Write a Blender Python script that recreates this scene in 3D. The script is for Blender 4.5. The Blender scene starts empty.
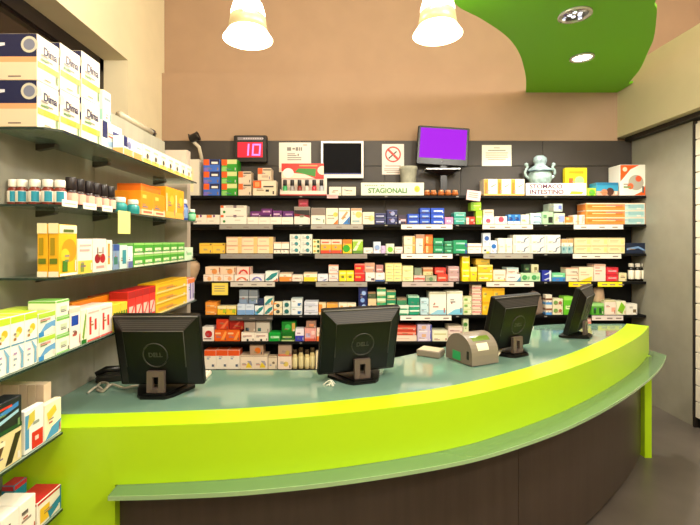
import bpy, math, random, zlib
from mathutils import Vector, Matrix
random.seed(7)
C = bpy.context.scene.collection
F, PX, PY, EYE = 430.0, 343.0, 240.0, 1.5      # focal length in pixels, horizon point, eye height in metres
PI = math.pi

# ------------------------------------------------------------------ materials
def lin(h):
    h = h.lstrip('#')
    o = []
    for i in (0, 2, 4):
        c = int(h[i:i+2], 16) / 255
        o.append(c / 12.92 if c <= .04045 else ((c + .055) / 1.055) ** 2.4)
    return (*o, 1)
_m = {}
def mat(h, rough=.45, metal=0., emit=0., noise=0., nscale=30., bump=0., spec=.5, stretch=None, name='paint'):
    key = (h, rough, metal, emit, noise, nscale, bump, spec, stretch)
    if key in _m: return _m[key]
    m = bpy.data.materials.new(f'{name}_{h}'); m.use_nodes = True
    nt = m.node_tree; b = nt.nodes['Principled BSDF']
    b.inputs['Base Color'].default_value = lin(h)
    b.inputs['Roughness'].default_value = rough
    b.inputs['Metallic'].default_value = metal
    b.inputs['Specular IOR Level'].default_value = spec
    if emit:
        b.inputs['Emission Color'].default_value = lin(h); b.inputs['Emission Strength'].default_value = emit
    if noise or bump:
        tc = nt.nodes.new('ShaderNodeTexCoord'); mp = nt.nodes.new('ShaderNodeMapping')
        n = nt.nodes.new('ShaderNodeTexNoise'); n.inputs['Scale'].default_value = nscale; n.inputs['Detail'].default_value = 6
        if stretch: mp.inputs['Scale'].default_value = stretch
        nt.links.new(tc.outputs['Object'], mp.inputs['Vector']); nt.links.new(mp.outputs['Vector'], n.inputs['Vector'])
        if noise:
            r = nt.nodes.new('ShaderNodeValToRGB'); c = lin(h)
            r.color_ramp.elements[0].position = .3; r.color_ramp.elements[1].position = .7
            r.color_ramp.elements[0].color = (*[x * (1 - noise) for x in c[:3]], 1)
            r.color_ramp.elements[1].color = (*[min(1, x * (1 + noise)) for x in c[:3]], 1)
            nt.links.new(n.outputs['Fac'], r.inputs['Fac']); nt.links.new(r.outputs['Color'], b.inputs['Base Color'])
        if bump:
            bp = nt.nodes.new('ShaderNodeBump'); bp.inputs['Strength'].default_value = bump; bp.inputs['Distance'].default_value = .01
            nt.links.new(n.outputs['Fac'], bp.inputs['Height']); nt.links.new(bp.outputs['Normal'], b.inputs['Normal'])
    _m[key] = m
    return m
def card(h):
    c = [int(h[i:i+2], 16) / 255 for i in (0, 2, 4)]      # inks printed a little deeper than screen values
    return mat(''.join('%02x' % round(255 * x ** 1.22) for x in c), .42, name='printed_card')
def plastic(h, r=.35): return mat(h, r, name='plastic')
def sheer(h, clear, rough, name, tint='ffffff'):
    """see-through sheet: part clear, part tinted body, glossy by angle"""
    if name in _m: return _m[name]
    m = bpy.data.materials.new(name); m.use_nodes = True; nt = m.node_tree
    b = nt.nodes['Principled BSDF']; out = nt.nodes['Material Output']
    b.inputs['Base Color'].default_value = lin(h); b.inputs['Roughness'].default_value = rough
    t = nt.nodes.new('ShaderNodeBsdfTransparent'); t.inputs['Color'].default_value = lin(tint)
    g = nt.nodes.new('ShaderNodeBsdfGlossy'); g.inputs['Roughness'].default_value = rough
    fr = nt.nodes.new('ShaderNodeFresnel'); fr.inputs['IOR'].default_value = 1.2 if name == 'shelf_glass' else 1.45
    a = nt.nodes.new('ShaderNodeMixShader'); a.inputs['Fac'].default_value = clear
    nt.links.new(b.outputs[0], a.inputs[1]); nt.links.new(t.outputs[0], a.inputs[2])
    c = nt.nodes.new('ShaderNodeMixShader'); nt.links.new(fr.outputs[0], c.inputs['Fac'])
    nt.links.new(a.outputs[0], c.inputs[1]); nt.links.new(g.outputs[0], c.inputs[2])
    nt.links.new(c.outputs[0], out.inputs['Surface'])
    _m[name] = m
    return m

# ------------------------------------------------------------------ mesh building
class MB:
    def __init__(s): s.v = []; s.f = []; s.m = []; s.mats = []; s.sm = []
    def mi(s, m):
        if m not in s.mats: s.mats.append(m)
        return s.mats.index(m)
    def poly(s, pts, m, smooth=False):
        n = len(s.v); s.v += [tuple(p) for p in pts]; s.f.append(tuple(range(n, n + len(pts)))); s.m.append(s.mi(m)); s.sm.append(smooth)
    def mesh(s, verts, faces, m, smooth=False, M=None):
        n = len(s.v)
        s.v += [tuple(M @ Vector(p)) if M else tuple(p) for p in verts]
        for f in faces: s.f.append(tuple(i + n for i in f)); s.m.append(s.mi(m)); s.sm.append(smooth)
    def box(s, x0, x1, y0, y1, z0, z1, m, M=None):
        v = [(x, y, z) for z in (z0, z1) for y in (y0, y1) for x in (x0, x1)]
        s.mesh(v, [(0, 2, 3, 1), (4, 5, 7, 6), (0, 1, 5, 4), (2, 6, 7, 3), (0, 4, 6, 2), (1, 3, 7, 5)], m, False, M)
    def bbox(s, x0, x1, y0, y1, z0, z1, m, b=.004, M=None):
        """box with chamfered edges (octagonal outline, tapered top and bottom)"""
        def ring(e, z): return [(x0+b+e, y0+e, z), (x1-b-e, y0+e, z), (x1-e, y0+b+e, z), (x1-e, y1-b-e, z), (x1-b-e, y1-e, z), (x0+b+e, y1-e, z), (x0+e, y1-b-e, z), (x0+e, y0+b+e, z)]
        v = ring(b, z0) + ring(0, z0 + b) + ring(0, z1 - b) + ring(b, z1)
        f = [tuple(range(7, -1, -1)), tuple(range(24, 32))]
        for k in range(3):
            for i in range(8): f.append((k*8+i, k*8+(i+1) % 8, k*8+8+(i+1) % 8, k*8+8+i))
        s.mesh(v, f, m, False, M)
    def lathe(s, prof, m, n=24, c=(0, 0, 0), M=None, smooth=True):
        v = []; f = []
        for r, z in prof:
            for i in range(n):
                a = 2 * PI * i / n; v.append((c[0] + r * math.cos(a), c[1] + r * math.sin(a), c[2] + z))
        for k in range(len(prof) - 1):
            for i in range(n): f.append((k*n+i, k*n+(i+1) % n, (k+1)*n+(i+1) % n, (k+1)*n+i))
        if prof[0][0] > 1e-5: f.append(tuple(range(n - 1, -1, -1)))
        if prof[-1][0] > 1e-5: f.append(tuple(range((len(prof)-1)*n, len(prof)*n)))
        s.mesh(v, f, m, smooth, M)
    def tube(s, pts, r, m, n=8, smooth=True):
        pts = [Vector(p) for p in pts]; v = []; f = []
        for i, p in enumerate(pts):
            d = (pts[min(i+1, len(pts)-1)] - pts[max(i-1, 0)]).normalized()
            a = d.cross(Vector((0, 0, 1)) if abs(d.z) < .9 else Vector((1, 0, 0))).normalized(); b = d.cross(a)
            rr = r[i] if isinstance(r, (list, tuple)) else r
            for k in range(n):
                t = 2 * PI * k / n; v.append(p + a * rr * math.cos(t) + b * rr * math.sin(t))
        for i in range(len(pts) - 1):
            for k in range(n): f.append((i*n+k, i*n+(k+1) % n, (i+1)*n+(k+1) % n, (i+1)*n+k))
        f += [tuple(range(n - 1, -1, -1)), tuple(range((len(pts)-1)*n, len(pts)*n))]
        s.mesh(v, f, m, smooth)
    def prism(s, poly, z0, z1, m, M=None, smooth=False):
        n = len(poly); v = [(x, y, z0) for x, y in poly] + [(x, y, z1) for x, y in poly]
        f = [tuple(range(n - 1, -1, -1)), tuple(range(n, 2 * n))]
        s.mesh(v, f, m, False, M)
        s.mesh(v, [(i, (i+1) % n, n+(i+1) % n, n+i) for i in range(n)], m, smooth, M)
    def strip(s, A, B, z0, z1, m):
        """closed solid between two plan polylines"""
        n = len(A); v = [(*p, z1) for p in A] + [(*p, z1) for p in B] + [(*p, z0) for p in A] + [(*p, z0) for p in B]
        top, bot, fa, fb = [], [], [], []
        for i in range(n - 1):
            top.append((i, i+1, n+i+1, n+i)); bot.append((2*n+i, 3*n+i, 3*n+i+1, 2*n+i+1))
            fa.append((2*n+i, 2*n+i+1, i+1, i)); fb.append((n+i, n+i+1, 3*n+i+1, 3*n+i))
        e = [(0, n, 3*n, 2*n), (n-1, 3*n-1, 4*n-1, 2*n-1)]
        s.mesh(v, top, m); s.mesh(v, bot + e, m); s.mesh(v, fa, m, True); s.mesh(v, fb, m, True)
    def build(s, name, parent=None, loc=None, rz=0., kind=None):
        me = bpy.data.meshes.new(name); me.from_pydata(s.v, [], s.f)
        for m in s.mats: me.materials.append(m)
        for p, i, sm in zip(me.polygons, s.m, s.sm): p.material_index = i; p.use_smooth = sm
        if len(s.v) > 8 and any(s.sm):
            import bmesh
            bm = bmesh.new(); bm.from_mesh(me); bmesh.ops.recalc_face_normals(bm, faces=bm.faces[:]); bm.to_mesh(me); bm.free()
        me.update()
        o = bpy.data.objects.new(name, me); C.objects.link(o)
        if parent: o.parent = parent
        if loc: o.location = loc
        if rz: o.rotation_euler = (0, 0, rz)
        if kind: o['kind'] = kind
        return o
def tag(o, label, cat, group=None):
    o['label'] = label; o['category'] = cat
    if group: o['group'] = group
    return o
def empty(name, loc, label=None, cat=None, rz=0., group=None):
    o = bpy.data.objects.new(name, None); C.objects.link(o); o.location = loc; o.rotation_euler = (0, 0, rz); o.empty_display_size = .05
    if label: tag(o, label, cat, group)
    return o
def copy_tree(o, parent=None):
    c = o.copy(); C.objects.link(c)
    if parent: c.parent = parent
    for k in list(o.children): copy_tree(k, c)
    return c
def text(name, body, size, m, parent=None, loc=(0, 0, 0), rot=(PI/2, 0, 0), ex=.001, align='CENTER', shear=0., sx=1., bold=.022):
    cu = bpy.data.curves.new('lettering', 'FONT'); cu.body = body; cu.size = size; cu.extrude = ex; cu.align_x = align; cu.align_y = 'CENTER'; cu.shear = shear; cu.offset = size * bold
    t = bpy.data.objects.new('lettering', cu); C.objects.link(t)
    me = bpy.data.meshes.new_from_object(t); bpy.data.objects.remove(t); me.materials.clear(); me.materials.append(m)
    o = bpy.data.objects.new(name, me); C.objects.link(o)
    if parent: o.parent = parent
    o.location = loc; o.rotation_euler = rot; o.scale = (sx, 1, 1)
    return o
def at(x, y, Y): return Vector(((x - PX) / F * Y, Y, EYE + (PY - y) / F * Y))

# ------------------------------------------------------------------ camera and view
cam = bpy.data.cameras.new('camera'); co = bpy.data.objects.new('camera', cam); C.objects.link(co)
co.location = (0, 0, EYE); co.rotation_euler = (PI / 2, 0, 0)
cam.sensor_width = 36; cam.lens = F / 700 * 36; cam.shift_x = (350 - PX) / 700; cam.shift_y = -(262.5 - PY) / 700; cam.clip_start = .05
sc = bpy.context.scene; sc.camera = co
sc.view_settings.view_transform = 'Standard'; sc.view_settings.look = 'None'; sc.view_settings.gamma = 1; sc.view_settings.use_curve_mapping = False
sc.view_settings.exposure = 0.44
w = bpy.data.worlds.new('night'); sc.world = w; w.use_nodes = True
w.node_tree.nodes['Background'].inputs[0].default_value = (.25, .17, .10, 1); w.node_tree.nodes['Background'].inputs[1].default_value = .12

# ------------------------------------------------------------------ the room
BACK, LEFT, RIGHT, TOP, FRONT = 4.2, -1.77, 3.75, 4.2, -3.0
m_back = mat('a88b70', .8, noise=.04, nscale=4, name='beige_paint')
m_left = mat('ecdfbb', .8, noise=.03, nscale=4, name='cream_paint')
m_bulk = mat('c2b690', .8, noise=.03, nscale=4, name='cream_paint')
m_grey = mat('8c8a7b', .5, noise=.10, nscale=14, bump=.03, stretch=(1, 1, .12), name='grey_laminate')
m_floor = mat('5c554e', .32, noise=.22, nscale=2.2, bump=.02, name='polished_concrete')
b = MB(); b.box(-2.3, RIGHT + .1, FRONT - .1, BACK + .1, -.1, 0, m_floor); b.build('floor', kind='structure')
b = MB(); b.box(-2.3, RIGHT + .1, FRONT - .1, BACK + .2, TOP, TOP + .1, mat('e6d2b4', .9)); b.build('ceiling', kind='structure')
b = MB(); b.box(-2.3, RIGHT + .1, BACK + .06, BACK + .16, 0, TOP, m_back); b.box(LEFT, 2.68, BACK, BACK + .06, 2.47, 3.13, m_back); b.build('wall_back', kind='structure')
wy0, wy1, wz0, wz1 = .3, 3.54, 1.15, 2.98
b = MB()
b.box(LEFT - .3, LEFT, FRONT, wy0, 0, TOP, m_left); b.box(LEFT - .3, LEFT, wy1, BACK + .06, 0, TOP, m_left)
b.box(LEFT - .3, LEFT, wy0, wy1, 0, wz0, m_left); b.box(LEFT - .3, LEFT, wy0, wy1, wz1, TOP, m_left)
b.build('wall_left', kind='structure')
b = MB(); b.box(RIGHT, RIGHT + .1, FRONT, BACK + .06, 0, TOP, m_back); b.build('wall_right', kind='structure')
b = MB(); b.box(2.68, RIGHT, FRONT, BACK + .06, 2.50, 3.13, m_bulk); b.build('trim_1', kind='structure')
b = MB(); b.box(-2.3, RIGHT, FRONT - .1, FRONT, 0, TOP, m_left); b.build('wall_front', kind='structure')
# window, deep in the left wall
m_fr = mat('1b1411', .4, name='dark_frame')
b = MB(); xi = LEFT - .20
for y in (wy0, 1.9, wy1 - .06): b.box(xi - .05, xi, y, y + .06, wz0, wz1, m_fr)
b.box(xi - .05, xi, wy0, wy1, wz1 - .1, wz1, m_fr); b.box(xi - .05, xi, wy0, wy1, wz0, wz0 + .06, m_fr)
win = b.build('window_1', kind='structure')
b = MB(); b.box(xi - .035, xi - .025, wy0 + .06, wy1 - .06, wz0 + .06, wz1 - .1, sheer('2a2019', .55, .03, 'window_glass', '8a7560')); b.build('pane', win)
# dark panelling behind the shelves
m_pan = mat('3b3530', .5, noise=.06, nscale=10, name='taupe_panel')
m_blk = mat('050505', .6, spec=.25, name='black_panel')
b = MB()
ys = at(0, 166, BACK).z
xs = [LEFT + .0, -.42, .41, 1.15, 1.95, 2.82]
for i in range(5):
    x0, x1 = xs[i] + .002, xs[i+1] - .002
    b.box(x0, x1, BACK, BACK + .05, ys + .003, 2.468, m_pan)
    b.box(x0, x1, BACK, BACK + .05, 1.60, ys - .003, m_pan)
b.box(LEFT, 2.82, BACK + .005, BACK + .05, 0, 1.598, m_blk)  # lower panel near black: shade under the shelves put into its colour
b.box(LEFT, 2.82, BACK + .045, BACK + .058, 1.58, 2.469, m_blk)
b.build('trim_2', kind='structure')
# grey end panel on the right
b = MB(); b.box(2.82, 2.87, 3.47, BACK - .002, 0, 2.46, mat('8f8c7c', .45, noise=.05, nscale=9, name='grey_laminate')); b.build('trim_3', kind='structure')
b = MB(); b.box(2.755, 2.9, 3.30, BACK - .002, 2.462, 2.499, m_fr); b.build('trim_4', kind='structure')
# grey partition that carries the glass shelves
AW, AF = -1.10, -.90
b = MB()
for y0, y1 in ((-.6, .25), (.25, 1.10), (1.10, 1.90), (1.90, 2.655)):
    b.box(AW - .04, AW, y0 + .0015, y1 - .0015, 0, 2.105, m_grey)
b.build('wall_partition', kind='structure')
b = MB(); b.box(AW - .02, -.965, 2.66, 2.72, 0, 2.057, mat('a59888', .5, noise=.05, nscale=9, name='post_laminate')); b.build('trim_5', kind='structure')

# ------------------------------------------------------------------ green soffit with downlights
m_sof = mat('74c80e', .55, name='green_paint')
Zs = 2.94
def plan(x, y): 
    Y = F * (Zs - EYE) / (PY - y); return ((x - PX) / F * Y, Y)
Lp = [(1.0, 1.6), (.74, 2.0), (.645, 2.35), plan(455, 3), plan(480, 18), plan(500, 31), plan(512, 42), plan(520, 55), plan(524, 68), plan(526, 80), (1.785, BACK - .003)]
Rp = [(2.675, BACK - .003), (2.66, 3.95), plan(629, 83), plan(640, 69), plan(648, 52), plan(654, 37), plan(657, 11), plan(656, 0), (1.75, 2.2), (1.55, 1.75), (1.3, 1.55)]
def smooth(pts, n=8, closed=False):
    out = []; P = [Vector((*p, 0)) if len(p) == 2 else Vector(p) for p in pts]
    for i in range(len(P) - 1):
        p0 = P[max(i-1, 0)]; p1 = P[i]; p2 = P[i+1]; p3 = P[min(i+2, len(P)-1)]
        for k in range(n):
            t = k / n
            out.append(.5 * ((2*p1) + (p2-p0)*t + (2*p0-5*p1+4*p2-p3)*t*t + (3*p1-p0-3*p2+p3)*t**3))
    out.append(P[-1]); return out
poly = [(p.x, p.y) for p in smooth(Lp, 6)] + [(p.x, p.y) for p in smooth(Rp, 6)]
b = MB(); b.prism(poly, Zs, Zs + .02, m_sof)
for x, y in ((1.1, 1.9), (2.3, 3.9), (1.1, 2.7)): b.lathe([(.006, 0), (.006, TOP - Zs - .021)], mat('c8c8c0', .3, 1.), 8, (x, y, Zs + .02))
tag(b.build('ceiling_panel'), 'curved bright green ceiling panel hung in front of the beige back wall', 'ceiling panel')
def downlight(px, py, r, lit, label):
    x, y = plan(px, py)
    root = empty('downlight', (x, y, Zs - .001), label, 'ceiling light', group='downlights in the green panel')
    b = MB(); b.lathe([(r*.78, 0), (r, 0), (r, -.012), (r*.82, -.014), (r*.78, 0)], mat('d8d6cc', .25, .6), 32); b.build('trim_ring', root)
    b = MB(); b.lathe([(0, -.003), (r*.78, -.003), (r*.78, -.0005), (0, -.0005)], mat('fff6e0', .3, 0, 14.) if lit else mat('b9bccb', .15, .9), 32)
    if not lit:
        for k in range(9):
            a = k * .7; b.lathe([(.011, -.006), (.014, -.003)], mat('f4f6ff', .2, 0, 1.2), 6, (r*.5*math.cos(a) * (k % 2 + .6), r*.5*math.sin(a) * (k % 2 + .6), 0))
    b.build('lens', root)
    return root, x, y
d1, *_ = downlight(575, 14, .10, False, 'dim faceted downlight nearer the camera in the green panel')
d2, dx, dy = downlight(582, 57, .088, True, 'brightly lit round downlight near the wall end of the green panel')
# bell pendants
def pendant(px, py, label):
    Y = 2.2; p = at(px, py, Y); k = Y / 2.64
    root = empty('pendant_lamp', p, label, 'pendant lamp', group='glowing bell pendants')
    m_glow = mat('fff0d2', .4, 0, 6., name='lit_glass'); m_col = mat('cdbf95', .4, .3, name='collar_metal')
    b = MB(); b.lathe([(.150, 0), (.146, .008), (.128, .034), (.118, .05), (.114, .05), (.124, .034), (.140, .008), (.150, 0)], m_glow, 36); b.build('skirt', root)
    b = MB(); b.lathe([(.114, .05), (.120, .05), (.112, .10), (.106, .135), (.10, .135), (.106, .10), (.114, .05)], m_col, 36); b.build('collar', root)
    b = MB(); b.lathe([(.104, .135), (.104, .16), (.09, .21), (.06, .25), (.04, .265), (0, .266)], m_glow, 36); b.build('glass_dome', root)
    b = MB(); b.lathe([(0, .045), (.05, .05), (.07, .09), (.05, .13), (0, .135)], mat('fff2d8', .4, 0, 18.), 24); b.build('bulb', root)
    b = MB(); b.lathe([(.045, .262), (.045, .33), (.02, .36), (.006, .365), (.006, (TOP - p.z)/k - .02), (.05, (TOP - p.z)/k - .02), (.05, (TOP - p.z)/k)], m_col, 16); b.build('rod', root); root.scale = (k, k, k)
    return p
pl1 = pendant(248, 39.5, 'glowing bell pendant on the left, above the red queue number display')
pl2 = pendant(437.5, 35, 'glowing bell pendant on the right, above the purple screen')

# ------------------------------------------------------------------ printed cartons
def r(u0, v0, u1, v1, h): return ('r', u0, v0, u1, v1, h)
def top(f, h): return ('r', 0, 1 - f, 1, 1, h)
def bot(f, h): return ('r', 0, 0, 1, f, h)
def mid(a, c, h): return ('r', 0, a, 1, c, h)
def disc(u, v, rad, h): return ('d', u, v, rad, h)
def tri(pts, h): return ('p', pts, h)
def txt(h='8a8078', n=2, u=.15, v=.6): return ('t', n, u, v, h)
WAVE = lambda h: ('p', [(.5, .1), (.75, .18), (.8, .5), (1, .72), (1, .8), (.72, .6), (.66, .24), (.5, .18)], h)
def carton(name, W, D, H, base, ops):
    """origin at the base centre, printed front faces -Y"""
    b = MB(); mb = card(base); b.bbox(-W/2, W/2, -D/2, D/2, 0, H, mb, min(.0015, W*.05, H*.05))
    y = -D/2; k = 0
    g = random.Random(zlib.crc32(repr((base, ops)).encode()))
    if W > .03 and not any(op[0] == 't' for op in ops):
        hue = g.choice(('c06a5a', '6a8ab0', '7a9a6a', 'b08a4a', '8a7a90', '9a9088'))
        u = .08 + .3*g.random(); v = .12 + .5*g.random()
        ops = list(ops) + [('r', u, v, u + .18 + .25*g.random(), v + .05, hue), ('r', u, v + .1, u + .12 + .2*g.random(), v + .14, 'a09890'), ('r', .86, .08, .93, .3, g.choice(('e8e2d8', hue, '6a645c')))]
    for op in ops:
        k += 1; e = y - .0004 - .00025 * k
        q = lambda u, v: (-W/2 + W * (.01 + .98*u), e, H * (.012 + .976*v))
        if op[0] == 'r':
            _, u0, v0, u1, v1, h = op; m = card(h)
            b.poly([q(u0, v0), q(u1, v0), q(u1, v1), q(u0, v1)], m)
            if u0 <= 0 and u1 >= 1:
                z0, z1 = H*(.012+.976*v0), H*(.012+.976*v1); s = W/2 + .0003 + .0002*k
                b.poly([(s, -D/2+.002, z0), (s, D/2-.002, z0), (s, D/2-.002, z1), (s, -D/2+.002, z1)], m)
                b.poly([(-s, D/2-.002, z0), (-s, -D/2+.002, z0), (-s, -D/2+.002, z1), (-s, D/2-.002, z1)], m)
                if v1 >= 1: b.poly([(-W/2+.002, -D/2+.002, H+.0003), (W/2-.002, -D/2+.002, H+.0003), (W/2-.002, D/2-.002, H+.0003), (-W/2+.002, D/2-.002, H+.0003)], m)
        elif op[0] == 'd':
            _, u, v, rad, h = op; R = rad * min(W, H); c = q(u, v)
            pts = []
            for i in range(18):
                a = 2*PI*i/18; pts.append((min(max(c[0]+R*math.cos(a), -W/2*.98), W/2*.98), e, min(max(c[2]+R*math.sin(a), H*.01), H*.99)))
            b.poly(pts, card(h))
        elif op[0] == 'p': b.poly([q(u, v) for u, v in op[1]], card(op[2]))
        elif op[0] == 't':
            _, n, u, v, h = op
            for i in range(n):
                vv = v - i * .17; L = .7 * (.6 + .4 * random.random()) * (1 - u)
                if vv > .03: b.poly([q(u, vv), q(u + L, vv), q(u + L, vv + .075), q(u, vv + .075)], card(h))
    return b.build(name)
REG = []
def reg(o, look, shelf, cat, X, Z): REG.append(dict(o=o, look=look, shelf=shelf, cat=cat, X=X, Z=Z))

# ------------------------------------------------------------------ back wall shelving
FR = 4.005; SF = F / FR
SHELVES = {1: (195.6, 196.6, 194.6, 'top back shelf'), 2: (224.3, 225.6, 223.2, 'second back shelf'), 3: (253.5, 255, 252, 'third back shelf'),
           4: (281.5, 284, 278.8, 'fourth back shelf'), 5: (315, 318, 312, 'fifth back shelf'), 6: (341.5, 344, 339, 'sixth back shelf'), 7: (369.5, 370.5, 367, 'bottom back shelf')}
def shz(s): return EYE + (PY - SHELVES[s][0]) / SF
def shy(s, x): a = SHELVES[s]; return a[1] + (a[2] - a[1]) * (x - 205) / 435
RAILS = {2: [(220, 273, 'a09a90'), (311, 363, 'a8a29a'), (401, 452, 'f4ece0'), (482, 532, 'ece0d0'), (573, 622, 'eadfd6')],
         3: [(221, 273, '8f8a84'), (315, 367, '908a82'), (401, 452, 'f4ece0'), (483, 532, 'a8a498'), (572, 620, 'e8e0d2')],
         4: [(231, 275, 'cdc4b8'), (316, 367, 'a39d92'), (402, 453, 'c2b2aa'), (486, 533, 'e6dccf'), (568, 590, 'f5d90a'), (597, 621, 'e8e21a')],
         5: [(230, 273, '55504c'), (400, 451, 'f0e9de'), (591, 622, 'ddd2cc')]}
ORD = {1: 'top', 2: 'second', 3: 'third', 4: 'fourth', 5: 'fifth', 6: 'sixth', 7: 'bottom'}
for s in SHELVES:
    z = shz(s)
    b = MB(); b.box(-1.62, 2.815, FR - .012, BACK - .0005, z - .022, z, m_blk)
    o = tag(b.build('wall_shelf'), f'long black shelf on the back wall, {ORD[s]} of seven in the column', 'shelf', 'long black shelves on the back wall')
    for x0, x1, h in RAILS.get(s, []):
        a, c = at(x0, 0, FR).x, at(x1, 0, FR).x
        b = MB(); b.box(a, c, FR - .017, FR - .0125, z - .046, z - .003, plastic(h, .3))
        b.box(a, c, FR - .020, FR - .017, z - .046, z - .042, plastic(h, .3))
        n = 3
        for i in range(n):
            xx = a + (c - a) * (i + .3 + .3 * random.random()) / n
            b.box(xx, xx + .05, FR - .0176, FR - .017, z - .034, z - .022, card('9c9088'))
        b.build('price_rail', o)
    for px in (301, 386, 457, 545):       # small bracket ends
        b = MB(); x = at(px, 0, FR).x; b.box(x - .012, x + .012, FR - .016, FR - .0125, z - .016, z - .006, plastic('8d8880')); b.build('bracket_cap', o)
PL = {s: [] for s in SHELVES}
COL = {}
def B(s, x0, x1, yt, base, ops, look, nx=1, nz=1, up=False, D=None, dy=0., name='medicine_box', cat='box', yb=None):
    """nx by nz cartons filling photo columns x0..x1 up to row yt, standing on shelf s (or on what is already there)"""
    zs = shz(s); wpx = (x1 - x0) / nx; outs = []
    for i in range(nx):
        a = at(x0 + i * wpx, 0, FR).x + .0012; c = at(x0 + (i + 1) * wpx, 0, FR).x - .0012
        z0 = zs + .0006
        if up:
            for (pa, pc, pz) in PL[s]:
                if min(c, pc) - max(a, pa) > .1 * (c - a): z0 = max(z0, pz + .0008)
        zt = zs + (shy(s, (x0 + x1) / 2) - yt) / SF
        h = (zt - z0) / nz
        if h < .012: h = .03
        d = D or min(.15, max(.06, (c - a) * (.9 + .3 * random.random())))
        yf = FR + .006 + (.0 if up else .006 * random.random()) + dy
        d = min(d, BACK - .004 - yf)
        for k in range(nz):
            o = carton(name, c - a, d, h - .0008, base, ops); o.location = ((a + c) / 2, yf + d / 2, z0 + k * h)
            reg(o, look, SHELVES[s][3], cat, (a + c) / 2, z0 + k * h); outs.append(o)
        PL[s].append((a, c, z0 + nz * h))
    return outs
OR = r(0, .5, .36, 1, 'f0701e')
# top shelf
B(1, 176, 199, 160, 'e4dccc', [r(.05, .1, .75, .75, 'efe6c0'), txt()], 'pale cream carton at the far left', D=.14)
B(1, 203, 219.5, 160, '4f7fd8', [r(.4, .55, 1, 1, '2b2b60'), OR, r(.5, .62, .9, .8, 'f2f0ea'), r(0, 0, .3, .3, '8f7fd0')], 'blue box with orange corner', nz=3)
B(1, 221, 237, 160, '3fae35', [r(.36, .62, 1, 1, 'dfe6a8'), OR, r(0, 0, .35, .4, '9fd77c')], 'green box with orange corner', nz=3)
B(1, 238, 251, 172, 'ecdcc8', [r(0, .5, .36, 1, 'f0803a'), r(.4, .8, 1, .92, '6b5a4a')], 'beige box with orange corner', nz=2)
B(1, 252.5, 276, 181, 'f4e6d0', [OR, r(.45, .55, .9, .65, '5a5048'), r(.55, .25, .7, .4, '33302a'), r(.08, .6, .28, .9, 'f6b070')], 'wide cream box with orange star', D=.12)
B(1, 257.5, 271, 168.5, 'efdcc6', [OR, r(.4, .8, 1, .9, '7a6a58'), r(.3, .2, .8, .4, 'd8c0aa')], 'small cream box with orange corner, lying on wide one', up=True)
B(1, 329, 341.5, 187, 'f6eedc', [r(.3, .5, .75, .6, 'a8927a')], 'small white box below the silver monitor', D=.08)
B(1, 342, 356, 187, 'f6eedc', [r(.25, .5, .75, .6, 'a8927a'), r(.3, .25, .6, .3, 'd08a8a')], 'small white box with red line below the silver monitor', D=.08)
B(1, 484, 525, 178.5, 'fbf3e0', [r(0, 0, .32, 1, 'f1a23a'), r(.08, 0, .24, .8, 'e9852a'), tri([(.5, .55), (.9, .72), (.92, .66), (.55, .48)], '7d8a7a'), bot(.1, 'f3c878')], 'white box with orange side band', nx=3, D=.12)
B(1, 571.5, 594, 165, 'f3e22e', [r(.08, .05, .92, .4, 'f4eedc'), disc(.65, .55, .22, 'a9c79a'), r(.15, .45, .35, .65, 'c8703a'), r(.15, .8, .85, .9, 'e0a81e')], 'tall yellow card behind the white sign', D=.05, dy=.1)
B(1, 588.5, 597, 187, 'b9d64a', [disc(.5, .4, .4, '6fb83a')], 'small lime green box', D=.08)
B(1, 597, 619, 181.5, '3f9fc0', [bot(.35, 'd9b4a0'), disc(.62, .3, .3, '5a2f22'), disc(.35, .25, .25, 'c98a6a'), top(.2, '2c83a8')], 'blue box with brown picture', D=.12)
big = B(1, 620.5, 646.5, 163.5, 'f2ece0', [tri([(0, 1), (.75, 1), (.4, .86), (.15, .6), (0, .45)], 'ea6a1e'), tri([(1, 0), (.55, 0), (.85, .12), (1, .35)], 'ea6a1e'), disc(.62, .42, .30, 'b9b3a6'), disc(.4, .3, .12, 'e0764a'), disc(.72, .55, .12, 'e06a42'), disc(.18, .86, .09, 'f6d8c0')], 'large white and orange carton, picture on front', D=.175, name='appliance_carton')
# second shelf
B(2, 193, 219.5, 216, 'f6eedf', [r(0, .7, .4, 1, 'ee9a50'), r(.5, .75, .65, 1, '8a3f8a'), txt('c9bfb0', 1, .2, .3)], 'low white box with orange edge', nx=2)
B(2, 220, 246.5, 206.5, 'fbf6ea', [r(0, .75, .12, 1, 'ee7a30'), disc(.14, .3, .14, '2f9a3a'), r(.5, .75, .62, 1, '6b2f6a'), r(.2, .82, .9, .9, 'b8a8a0'), txt('d0c8ba', 1, .55, .4)], 'wide white box with green dot', nz=2)
B(2, 247, 293, 217.8, 'fbf4e6', [txt('d8c4bc', 1, .1, .4)], 'low white box under the purple packs', nx=4)
B(2, 247.5, 250.5, 218, '7a4a7a', [], 'thin purple pack', dy=-.004, D=.05) if 0 else None
B(2, 250, 261, 212.3, '7b2f86', [r(.15, .3, .8, .6, 'd8b0dc'), bot(.25, '5d1f6a')], 'purple pack, first along the row', up=True)
B(2, 261, 272, 209.5, '7b2f86', [r(.15, .55, .85, .75, 'd8b0dc'), bot(.25, '5d1f6a')], 'taller purple pack in the row', up=True)
B(2, 272.5, 282, 211.5, '6f2b80', [r(.1, .3, .75, .55, 'e2c4e4'), top(.25, '8f4a9a')], 'purple pack with pale top', up=True)
B(2, 282.5, 293.5, 211.8, '6f2b80', [r(.25, .3, .9, .55, 'c9a0cc')], 'purple pack, last along the row', up=True)
B(2, 294, 310, 207.5, 'f2ece0', [mid(.45, .82, '1c0d0d'), r(0, .82, 1, 1, '9f958a'), tri([(0, .45), (.5, .5), (1, .36), (1, .5), (0, .62)], '9a1224')], 'white box with black and dark red wave')
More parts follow.
